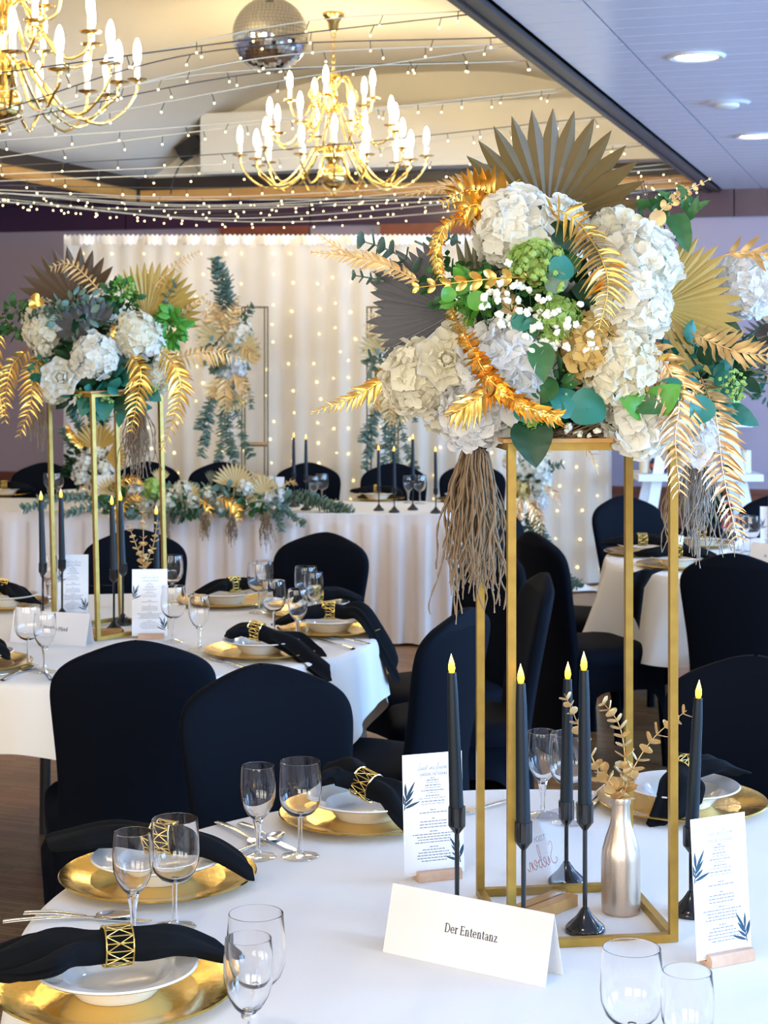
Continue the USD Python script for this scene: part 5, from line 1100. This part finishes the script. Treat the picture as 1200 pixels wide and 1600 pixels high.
gyp(A, [(125, 615), (165, 625), (240, 610)], 2.4, -.16, 'petal_lime', 5, 12, 8); gyp(A, [(205, 452), (198, 460)], 3, -.08, 'petal_lime', 6, 8, 8)
euc(A, [(45, 500, -.1), (70, 488, -.13), (105, 480, -.14), (140, 468, -.12)], 14, 13, seed=20); euc(A, [(255, 480, 0), (262, 460, 0), (275, 445, 0)], 4, 14, seed=21); frond(A, [(275, 495, 0), (300, 478, 0), (325, 458, 0)], 7, 9, 'pale_gold', .4, 55, .1, 0, oval=True, seed=22, name='gold_leaf_branch')
for k, (pts, n, L, m, lb) in enumerate([([(240, 450, 0), (262, 425, 0), (288, 405, 0), (312, 392, 0)], 16, 13, 'pale_gold', 'tan fern pointing up right'), ([(160, 460, -.05), (135, 432, -.06), (108, 412, -.05), (78, 418, -.04)], 16, 20, 'pale_gold', None), ([(45, 545, -.05), (20, 570, -.08), (10, 610, -.08), (8, 660, -.06)], 20, 22, 'gold_foil', None), ([(70, 550, -.1), (52, 580, -.13), (48, 630, -.12), (30, 682, -.1)], 24, 24, 'gold_foil', 'gold fern hanging at the left'), ([(205, 555, -.15), (220, 580, -.18), (214, 625, -.17), (205, 675, -.16)], 24, 26, 'gold_foil', 'gold fern hanging in the middle'), ([(245, 545, -.1), (275, 575, -.13), (280, 625, -.12), (252, 704, -.1)], 28, 26, 'gold_foil', 'long gold fern hanging at the right'), ([(270, 560, -.05), (310, 552, -.06), (345, 550, -.05), (385, 565, -.03)], 20, 22, 'pale_gold', 'pale fern pointing right'), ([(0, 520, 0), (-8, 560, 0), (0, 620, 0), (4, 650, 0)], 18, 20, 'gold_foil', None)]): frond(A, pts, n, L, m, .13, 28, .2, .35, seed=40 + k, label=lb, taper=.8)
for px, py in ((55, 465), (62, 472), (52, 476), (185, 520), (192, 528), (178, 526), (180, 515)): disc_leaf(A, px, py, 7, 'gold_foil', -.16)
strands(A, 216, 628, 22, (70, 122), 70, 'twig', 11, -.02, .0019, 'bunch of pale twigs hanging from the middle left bouquet', .2, dep=.07); strands(A, 62, 632, 11, (40, 70), 22, 'twig', 12, 0, .0016)

# ------------------------------------------------------------------ bouquet on the right rear stand (mostly beyond the picture edge)
C = np.array([S3[0], S3[1], ZT1 + .763]); root = thing('flower_bouquet', 'bouquet on the right rear stand, mostly hidden behind the big bouquet at the picture edge', 'bouquet', C)
A = Arr(root, C, S3[1]); X0 = 1272
part(root, 'moss_core', G().ball(A.p(X0, 545), .14, 2, (1.2, 1, .8)), 'green_dark', True)
for k, (dx, py, r, m, dd) in enumerate([(-70, 478, 30, 'petal_white', -.05), (-40, 520, 32, 'petal_cream', -.12), (20, 510, 34, 'petal_white', -.14), (50, 550, 30, 'petal_cool', -.08), (-50, 575, 28, 'petal_cool', -.08), (10, 580, 28, 'petal_cream', -.1), (0, 530, 50, 'petal_white', .14)]): hydrangea(A, X0 + dx, py, r, m, dd, 0, 80 + k, .38)
fan(A, X0 - 52, 540, 120, 235, 66, 12, 'fan_grey', -.05, (-.2, -1, .1), False, .65); fan(A, X0 + 5, 480, 150, 30, 80, 12, 'fan_taupe', .04, (0, -1, .1), False, .65)
bush(A, X0, 550, 80, 'green_dark', 200, 24, 0, 60); bush(A, X0 - 60, 590, 40, 'green_teal', 90, 18, 0, 61)
strands(A, X0 - 50, 620, 20, (60, 110), 40, 'twig_grey', 15, 0, .002)
# ------------------------------------------------------------------ top table with pleated skirt
ZH = .72
TA, TB = np.array([-2.75, 9.80]), np.array([.44, 9.52]); ex = unit(TB - TA); ey = np.array([-ex[1], ex[0]]); LT = np.linalg.norm(TB - TA); DT = .78
def tw(a, b, z): p = TA + ex * a + ey * b; return np.array([p[0], p[1], z])
ang = math.degrees(math.atan2(ex[1], ex[0]))
x = thing('top_table', 'long straight top table under white cloth in front of the curtain', 'table', (TA[0], TA[1], 0), ang)
part(x, 'tabletop', G().box((LT / 2, DT / 2, ZH - .022), (LT - .08, DT - .06, .025)), 'table_wood', False)
for a in (.3, LT / 2, LT - .3):
    for b in (.12, DT - .12): part(x, 'leg', G().box((a, b, (ZH - .035) / 2), (.04, .04, ZH - .035)), 'table_metal', False)
path = [(s, 0.0) for s in np.arange(0, LT - .15, .01)] + [(LT - .15 + .15 * math.sin(t), .15 - .15 * math.cos(t)) for t in np.linspace(0, PI / 2, 24)] + [(LT, b) for b in np.arange(.16, DT - .10, .01)] + [(LT - .1, DT)]
pa = np.array(path); S = np.concatenate([[0], np.cumsum(np.linalg.norm(np.diff(pa, axis=0), axis=1))])
nr = np.stack([np.gradient(pa[:, 1]), -np.gradient(pa[:, 0])], 1); nr = unit(nr); rd = random.Random(3)
pl = np.array([.5 + .5 * math.tanh(2.2 * math.sin(2 * PI * s / .155 + .8 * math.sin(s * 2.3))) for s in S])
rows = []
for z, amp, fl in ((ZH - .004, .004, 0), (ZH - .05, .007, .002), (ZH - .07, .016, .004), (.5, .024, .010), (.3, .030, .018), (.12, .034, .026), (.015, .038, .03)):
    off = .006 + fl + amp * pl + amp * .5 * np.sin(S * 9 + z * 3) * (1 - z / ZH); p = pa + nr * off[:, None]; rows.append(np.array([tw(a, b, z) for a, b in p]))
single('table_skirt', G().grid(np.array(rows)), 'skirt_cloth', 'white pleated skirt hanging to the floor around the top table', 'table skirt', smooth=60)
tp = Polygon([(a, b) for a, b in pa] + [(0, DT)]).buffer(.006)
single('tablecloth', G().poly(tp, .004, lambda v: np.array([tw(a, b, ZH - .004 + c) for a, b, c in v])), 'cloth', 'white cloth lying on the long top table', 'tablecloth', smooth=False)
def tset(px, py, who, seed=None, zt=ZH):
    c = T(px, py, zt); put('charger', 'gold charger plate ' + who, (c[0], c[1], zt + .0005)); put('plate', 'white deep plate ' + who, (c[0], c[1], zt + .0063))
    if seed is not None:
        P = lambda dx, dy, z, w, h: (c[0] + dx, c[1] + dy, zt + z, w, h)
        napkin([P(-.15, .02, .05, .05, .01), P(-.08, .01, .06, .045, .018), P(-.035, 0, .064, .03, .022), P(0, 0, .064, .0225, .0225), P(.035, 0, .064, .03, .022), P(.09, -.02, .06, .05, .018), P(.15, -.05, .045, .05, .01)], .5, 'black napkin in a gold ring ' + who, seed, 'gold lattice ring ' + who)
tset(590, 781, 'at the top table behind the four candles', 31); tset(724, 783, 'at the right end of the top table'); tset(8, 774, 'at the top table by the left picture edge', 32); tset(118, 778, 'at the top table left of the garland')
for px, py, k, lab in [(638, 786, 'small', 'small glass behind the four candles on the top table'), (656, 787, 'wine', 'wine glass behind the four candles on the top table'), (490, 787, 'small', 'small glass above the garland end on the top table'), (503, 785, 'wine', 'wine glass above the garland end on the top table'), (76, 781, 'small', 'small glass on the top table before the farthest left chair'), (89, 784, 'wine', 'wine glass on the top table before the farthest left chair')]:
    p = T(px, py, ZH); put(k, lab, (p[0], p[1], ZH + .0005))
candle(592, 798, 'short', 'first in the row of four on the top table', (0, -.6), ZH + .0005); candle(616, 801, 'short', 'second in the row of four on the top table', (0, -.4), ZH + .0005)
candle(645, 797, 'tall', 'third, tallest of four on the top table', (0, 0), ZH + .0005); candle(681, 802, 'short', 'last in the row of four on the top table', (0, -.5), ZH + .0005)
candle(459, 792, 'tall', 'left of the pair behind the garland end', (0, 0), ZH + .0005); candle(478, 797, 'tall', 'right of the pair behind the garland end', (0, 0), ZH + .0005)
for px, py, w, h, lab in ((433, 786, .085, .15, 'plain white card on the top table behind the garland end'), (163, 786, .09, .16, 'plain white card on the top table at the left garland end')):
    p = T(px, py, ZH); x = thing('place_card', lab, 'card', (p[0], p[1], ZH), -4)
    part(x, 'sheet', G().box((0, 0, h / 2 + .004), (w, .0015, h)), 'paper', False); part(x, 'foot', G().box((0, 0, .006), (w * .6, .03, .012)), 'light_wood', False)

# ------------------------------------------------------------------ garland lying along the top table
C = np.array([W(270, 790, 9.62)[0], 9.62, ZH + .02]); root = thing('flower_garland', 'long flower garland of white blossoms, gold fans and eucalyptus along the top table', 'garland', C); A = Arr(root, C, 9.62)
for k, px in enumerate(range(190, 440, 34)): bush(A, px, 783, 28, ('green_mid', 'eucalyptus', 'eucalyptus')[k % 3], 80, 15, 0, 100 + k)
for k, (px, py, r, m) in enumerate([(212, 772, 15, 'petal_white'), (240, 766, 16, 'petal_lime'), (262, 782, 15, 'petal_cream'), (285, 770, 15, 'petal_white'), (300, 785, 13, 'petal_white'), (252, 795, 13, 'petal_white'), (228, 790, 12, 'petal_cream'), (325, 775, 11, 'petal_cream'), (384, 764, 13, 'petal_white'), (400, 790, 11, 'petal_white'), (421, 780, 11, 'petal_cool'), (437, 777, 10, 'petal_cool'), (390, 805, 10, 'petal_cool'), (345, 790, 12, 'petal_white')]): hydrangea(A, px, py - 2, r * 1.25, m, -.03 - .01 * (k % 3), 0, 110 + k, .42)
for k, (px, py, a0, a1, r, n, m) in enumerate([(176, 775, 172, 20, 32, 13, 'fan_straw'), (366, 762, 165, 5, 40, 15, 'fan_straw'), (412, 770, 10, 260, 30, 14, 'fan_straw'), (290, 775, 95, -60, 26, 11, 'fan_straw'), (330, 758, 120, 60, 24, 6, 'fan_olive'), (250, 755, 130, 40, 24, 9, 'fan_straw')]): fan(A, px, py, max(a0, a1), min(a0, a1), r, n, m, -.05, (0, -1, .1), k < 3, .72)
for k, (pts, n, L, m) in enumerate([([(170, 765, -.08), (190, 752, -.1), (212, 748, -.1), (225, 758, -.1)], 16, 14, 'gold_foil'), ([(185, 800, -.1), (200, 780, -.1), (218, 775, -.1), (212, 795, -.12)], 14, 15, 'gold_foil'), ([(312, 780, -.1), (326, 792, -.12), (320, 815, -.12), (312, 840, -.12)], 14, 15, 'gold_foil'), ([(340, 780, -.1), (360, 785, -.12), (372, 800, -.12), (374, 822, -.12)], 16, 18, 'gold_foil'), ([(380, 752, -.05), (400, 742, -.05), (418, 745, -.05)], 10, 9, 'pale_gold'), ([(440, 762, 0), (455, 752, 0), (465, 758, 0)], 8, 8, 'pale_gold'), ([(195, 790, -.1), (180, 800, -.12), (175, 820, -.12)], 10, 14, 'gold_foil')]): frond(A, pts, n, L, m, .15, 35, .3, .2, seed=130 + k)
for k, (pts, n, s) in enumerate([([(160, 782, 0), (110, 778, 0), (70, 785, 0), (36, 795, 0)], 26, 11), ([(170, 790, -.05), (130, 795, -.05), (100, 804, -.05)], 16, 11), ([(150, 776, .05), (110, 774, .05), (60, 780, .05)], 18, 9), ([(430, 785, 0), (470, 782, 0), (510, 792, 0), (553, 800, 0)], 34, 12), ([(440, 778, .04), (480, 772, .04), (515, 786, .04), (545, 795, .04)], 28, 11), ([(430, 795, -.08), (450, 800, -.1), (465, 812, -.1), (475, 818, -.1)], 14, 10), ([(425, 798, -.1), (436, 812, -.12), (440, 830, -.12)], 12, 9), ([(460, 775, .02), (500, 784, .0), (530, 797, 0)], 26, 12), ([(245, 800, -.08), (270, 800, -.08), (300, 800, -.08)], 16, 10)]): euc(A, pts, n, s, seed=140 + k)
for k, (px, py, wd, L) in enumerate(((258, 800, 9, 42), (320, 800, 10, 42), (362, 805, 9, 44), (416, 800, 10, 56))): strands(A, px, py, wd, (L * .6, L), 26, 'twig', 150 + k, -.16, .0022, name='raffia_tassel', dep=.02)

# ------------------------------------------------------------------ tall gold frames and flower hangings before the curtain
def tall_stand(px, d, ztop, zshelf, s, rz, label):
    p = W(px, 540, d); x = thing('display_frame', label, 'flower stand', (p[0], p[1], 0), rz, 'slender gold frames before the curtain'); b = .009
    for sx, sy in ((-1, -1), (1, -1), (1, 1), (-1, 1)): part(x, 'leg', G().box((sx * s, sy * s, ztop / 2), (b, b, ztop)), 'bronze', False)
    for z in (.01, zshelf - .012, ztop - b / 2):
        for k in (-1, 1): part(x, 'bar', G().box((k * s, 0, z), (b, 2 * s - b, b)), 'bronze', False); part(x, 'bar', G().box((0, k * s, z), (2 * s - b, b, b)), 'bronze', False)
    part(x, 'shelf', G().box((0, 0, zshelf), (2 * s + .01, 2 * s + .01, .008)), 'honey_wood', False); return x
tall_stand(398, 11.3, 1.905, 1.01, .075, 12, 'slender gold display frame with a shelf before the curtain, left of centre')
tall_stand(598, 11.3, 1.905, .995, .09, -8, 'slender gold display frame behind the big bouquet and the four candles')
def hanging(px, py, label, low=True, d=11.15, mir=1, name='flower_hanging', upper=True):
    C = W(px, 740, d); root = thing(name, label, 'flower hanging', C); A = Arr(root, C, d); X = lambda dx: px + mir * dx
    Y = lambda y: y + py - 560
    if upper:
        for k, (dx, y, r, m) in enumerate([(24, 520, 24, 'petal_white'), (20, 566, 20, 'petal_cool'), (-2, 560, 14, 'petal_antique'), (10, 540, 14, 'petal_cream'), (26, 580, 12, 'petal_cool'), (4, 585, 13, 'petal_white')]): hydrangea(A, X(dx), Y(y), r, m, -.08, 0, 160 + k, .42)
        for k, (dx, y, a0, a1, r, n, m, dd) in enumerate([(-4, 528, 205, 55, 42, 12, 'fan_straw', -.13), (22, 552, 130, -35, 42, 13, 'fan_straw', -.13), (14, 606, -40, -140, 42, 10, 'fan_straw', -.05)]): fan(A, X(dx), Y(y), a0 if mir > 0 else 180 - a1, a1 if mir > 0 else 180 - a0, r, n, m, dd, (0, -1, .1), False, .7)
        for k, (pts, n, L, m) in enumerate([([(5, 520), (-8, 490), (-30, 468)], 14, 15, 'pale_gold'), ([(5, 520), (16, 490), (25, 462)], 14, 13, 'pale_gold'), ([(0, 590), (-14, 605), (-25, 625)], 12, 14, 'pale_gold'), ([(6, 590), (4, 615), (6, 650)], 14, 14, 'pale_gold'), ([(14, 585), (30, 600), (42, 632)], 12, 12, 'pale_gold'), ([(30, 540), (48, 555), (60, 560)], 10, 10, 'pale_gold'), ([(-6, 512), (-18, 495), (-36, 488)], 10, 13, 'pale_gold')]): frond(A, [(X(a), Y(b), -.15) for a, b in pts], n, L * 1.35, m, .17, 35, .2, .2, seed=170 + k)
        for k, (pts, n, s) in enumerate([([(0, 520), (-4, 470), (-10, 430), (-12, 405)], 26, 13), ([(4, 520), (8, 470), (4, 435), (-4, 415)], 26, 13), ([(10, 500), (12, 470), (2, 440)], 20, 12), ([(25, 520), (36, 495), (48, 478)], 12, 10), ([(25, 575), (40, 610), (45, 640)], 12, 9)]): euc(A, [(X(a), Y(b), -.04) for a, b in pts], n, s, seed=180 + k)
        bush(A, X(8), Y(545), 42, 'eucalyptus', 150, 14, 0, 190); bush(A, X(6), Y(590), 26, 'eucalyptus', 90, 13, 0, 192); bush(A, X(22), Y(505), 16, 'green_mid', 50, 10, -.05, 191)
        fd = [([(-6, 590), (-18, 640), (-26, 680), (-34, 712)], 26, 12), ([(4, 595), (2, 650), (10, 700), (24, 735)], 30, 11), ([(0, 600), (-2, 660), (-4, 705), (-12, 735)], 28, 11), ([(8, 600), (8, 650), (14, 690), (20, 712)], 26, 10), ([(-8, 595), (-26, 640), (-36, 668)], 18, 12), ([(12, 605), (24, 650), (34, 690), (44, 712)], 22, 11)]
        for k, (pts, n, s) in enumerate(fd): euc(A, [(X(a), Y(b), -.06) for a, b in pts], n, s, seed=200 + k)
    return A
hanging(348, 560, 'tall flower and eucalyptus hanging on the gold frame left of centre'); hanging(604, 580, 'flower and eucalyptus hanging on the frame behind the big bouquet', mir=1)
C = W(835, 900, 10.9); root = thing('flower_hanging', 'white flower hanging with eucalyptus trailing to the floor behind the gold legs', 'flower hanging', C); A = Arr(root, C, 10.9)
for k, (px, y, r, m) in enumerate([(815, 738, 20, 'petal_cream'), (838, 732, 22, 'petal_white'), (846, 762, 16, 'petal_white'), (812, 765, 18, 'petal_antique'), (850, 745, 14, 'petal_cool'), (835, 715, 16, 'petal_white'), (820, 690, 20, 'petal_cream'), (845, 785, 13, 'petal_cool'), (822, 650, 24, 'petal_white'), (800, 720, 18, 'petal_white')]): hydrangea(A, px, y, r, m, -.05 - .01 * (k % 4), 0, 210 + k, .42)
for k, (pts, n, L) in enumerate([([(822, 780), (835, 800), (840, 840)], 18, 15), ([(815, 775), (806, 800), (804, 830)], 16, 16), ([(850, 758), (866, 770), (878, 792)], 12, 10), ([(838, 785), (845, 815), (846, 850)], 14, 10)]): frond(A, [(a, b, -.12) for a, b in pts], n, L, 'copper_foil', .13, 35, .2, .3, seed=220 + k)
fan(A, 818, 700, 40, -40, 44, 9, 'fan_straw', -.02, (0, -1, .1), False, .7)
bush(A, 826, 745, 34, 'green_dark', 110, 12, 0, 225); bush(A, 828, 820, 16, 'green_mid', 60, 11, 0, 226)
for k, (pts, n, s) in enumerate([([(835, 800), (850, 850), (872, 895), (898, 918)], 40, 11), ([(830, 800), (845, 860), (868, 905), (890, 922)], 40, 11), ([(845, 820), (862, 862), (884, 898), (908, 915)], 32, 10), ([(850, 735), (865, 728), (878, 726)], 8, 9), ([(826, 800), (832, 850), (850, 890), (872, 918)], 34, 11), ([(836, 830), (858, 880), (880, 912)], 30, 11)]): euc(A, [(a, b, -.04) for a, b in pts], n, s, seed=230 + k)
C = W(140, 760, 10.3); root = thing('flower_hanging', 'flower cluster with a gold fan in front of the curtain behind the middle left stand', 'flower hanging', C); A = Arr(root, C, 10.3)
for k, (px, y, r, m) in enumerate([(135, 722, 18, 'petal_white'), (163, 732, 16, 'petal_white'), (150, 705, 15, 'petal_cream'), (125, 745, 14, 'petal_white'), (170, 755, 12, 'petal_cool')]): hydrangea(A, px, y, r, m, -.05, 0, 240 + k, .42)
fan(A, 152, 705, 160, 25, 48, 13, 'fan_gold', -.08, (0, -1, .1), False, .7); fan(A, 165, 715, 60, -50, 36, 10, 'fan_gold', -.06, (0, -1, .1), False, .7)
for k, (pts, n, s) in enumerate([([(130, 690), (125, 665), (112, 645)], 18, 12), ([(140, 690), (145, 660), (140, 640)], 16, 11), ([(120, 700), (108, 690), (98, 670)], 14, 11), ([(118, 715), (108, 725), (104, 742)], 14, 11), ([(150, 690), (162, 665), (170, 650)], 12, 10)]): euc(A, [(a, b, 0) for a, b in pts], n, s, 'green_dark' if k % 2 else 'eucalyptus', seed=250 + k)
bush(A, 140, 725, 36, 'green_dark', 120, 13, .02, 255); frond(A, [(130, 700, -.1), (112, 680, -.1), (104, 662, -.1)], 12, 10, 'gold_foil', .3, 45, .2, .1, seed=256, oval=True)

# ------------------------------------------------------------------ right rear table
for px, py, who, sd in ((1004, 866, 'at the left of the right rear table', 41), (1058, 886, 'at the front of the right rear table', 42), (1096, 853, 'in the middle of the right rear table', 43)): tset(px, py, who, sd, ZT)
g = G()
c = T(1015, 886); P = [(c[0] + .16, c[1] + .04, ZT + .05, .045, .014), (c[0] + .06, c[1] + .0, ZT + .035, .05, .014), (c[0] - .04, c[1] - .06, ZT + .02, .055, .014)]
q = T(1003, 900); n = 24; rows = []
for t in np.linspace(0, 1, 14):
    base = np.array([q[0] + .05 - .09 * min(1, t * 2.2), q[1] - .02 - .05 * min(1, t * 2.2), ZT + .03 - max(0, t - .3) * .26]); w = .042 * (1 - .8 * max(0, t - .35))
    rows.append([base + [w * k, .012 * math.sin(5 * k + 2 * t), -.05 * abs(k) * t] for k in np.linspace(-1, 1, 13)])
single('napkin', G().grid(np.array(rows)), 'napkin', 'black napkin end hanging over the edge of the right rear table', 'napkin', 'black cloth napkins', True)
x = T(1143, 880); jar = thing('glass_jar', 'rounded clear glass jar on the right rear table below the copper fern', 'jar', (x[0], x[1], ZT + .0005))
part(jar, 'body', G().lathe([(0, .002), (.035, .002), (.048, .03), (.052, .07), (.044, .11), (.034, .128), (.037, .14), (.035, .14), (.032, .128), (.042, .108), (.0495, .07), (.0455, .032), (.033, .006), (0, .005)], 28), 'glass', True)
for px, py, k, lab in ((1173, 868, 'wine', 'wine glass right of the jar on the right rear table'), (1160, 862, 'small', 'small glass behind the jar on the right rear table')):
    p = T(px, py); put(k, lab, (p[0], p[1], ZT + .0005))
p = T(1056, 868); v = thing('votive_cup', 'small white cup behind the front leg of the big stand on the right rear table', 'cup', (p[0], p[1], ZT + .0005))
part(v, 'body', G().lathe([(0, 0), (.022, 0), (.030, .05), (.034, .085), (.031, .085), (.027, .05), (.019, .006), (0, .006)], 24), 'porcelain', 40)
a, b = T(1168, 884), T(1232, 893); tent(a, b, .055, .095, 'Ro', .012, (.36, .45), 'folded white card at the right picture edge on the rear table')
p = T(1188, 872); menu_card(np.array([p[0], p[1], ZT + .008]), -8, .10, .21, .05, 'pale printed card at the right picture edge on the rear table', 7, 'wooden block under the pale card on the right rear table')

# ------------------------------------------------------------------ white ladder shelf by the right back wall
LX, LD = W(1085, 540, 11.6)[0], 11.6
x = thing('ladder_shelf', 'white ladder shelf against the lilac wall behind the big bouquet', 'shelf', (LX, LD, 0))
for sx in (-1, 1):
    for y0 in (-.28, .28):
        part(x, 'rail', G().bar((sx * .42, y0, 0), (sx * .12, y0 * .15, 1.62), .07, .025, (0, 1, 0)), 'white_paint', False)
for z, w, dp in ((.335, .72, .42), (.78, .82, .40), (1.135, .70, .30)): part(x, 'shelf_board', G().box((0, -.05, z), (w, dp, .045)), 'white_paint', False)
def on_shelf(px, z): p = W(px, 540, LD - .1); return (p[0], p[1], z)
for px, z, h, r, lab in ((1007, .8045, .155, .035, 'white pillar candle at the left end of the ladder shelf'), (1165, .8045, .15, .036, 'white pillar candle at the right end of the ladder shelf')):
    c = thing('pillar_candle', lab, 'candle', on_shelf(px, z)); part(c, 'wax', G().lathe([(0, 0), (r, 0), (r, h - .006), (r * .9, h), (.01, h - .004), (0, h - .004)], 24), 'wax_ivory', 40); part(c, 'wick', G().tube([(0, 0, h - .004), (.001, 0, h + .012)], .0015, 5), 'black_plastic')
c = thing('lantern_jar', 'dark glass jar with red band beside the left pillar candle', 'jar', on_shelf(1030, .8045)); part(c, 'body', G().lathe([(0, 0), (.05, 0), (.062, .03), (.062, .07), (.05, .095), (.046, .095), (.056, .07), (.056, .03), (0, .012)], 24), 'plum_panel', 40); part(c, 'band', G().lathe([(.0625, .035), (.064, .038), (.064, .06), (.0625, .063)], 24), 'picture_red', 40)
c = thing('wire_basket', 'low dark scalloped dish near the right pillar candle', 'dish', on_shelf(1146, .8045)); part(c, 'bowl', G().lathe([(0, 0), (.04, 0), (.06, .02), (.065, .05), (.06, .05), (.054, .022), (0, .012)], 24, mod=lambda a: 1 + .06 * np.sin(8 * a)), 'pot_dark', 40)
c = thing('potted_plant', 'small dark conifer in a black pot on the lowest ladder shelf board', 'plant', on_shelf(1110, .3595)); part(c, 'pot', G().lathe([(0, 0), (.055, 0), (.075, .11), (.078, .12), (.07, .12), (.06, .1), (0, .1)], 24), 'pot_dark', 40)
A = Arr(c, np.array(on_shelf(1110, .3595)), LD - .1); bush(A, 1110, 795, 24, 'green_dark', 240, 14, 0, 260); part(c, 'trunk', G().tube([(0, 0, .1), (0, 0, .24)], .012, 6), 'twig')
c = thing('picture_frame', 'small white frame with red picture on the lowest ladder shelf board', 'picture', on_shelf(1128, .3595), -6)
g = G(); g.box((0, 0, .14), (.012, .02, .28)); 
part(c, 'frame', G().box((-.075, 0, .13), (.014, .02, .26)).box((.075, 0, .13), (.014, .02, .26)).box((0, 0, .007), (.136, .02, .014)).box((0, 0, .253), (.136, .02, .014)), 'white_paint', False); part(c, 'picture', G().box((0, .004, .13), (.137, .006, .233)), 'picture_red', False)
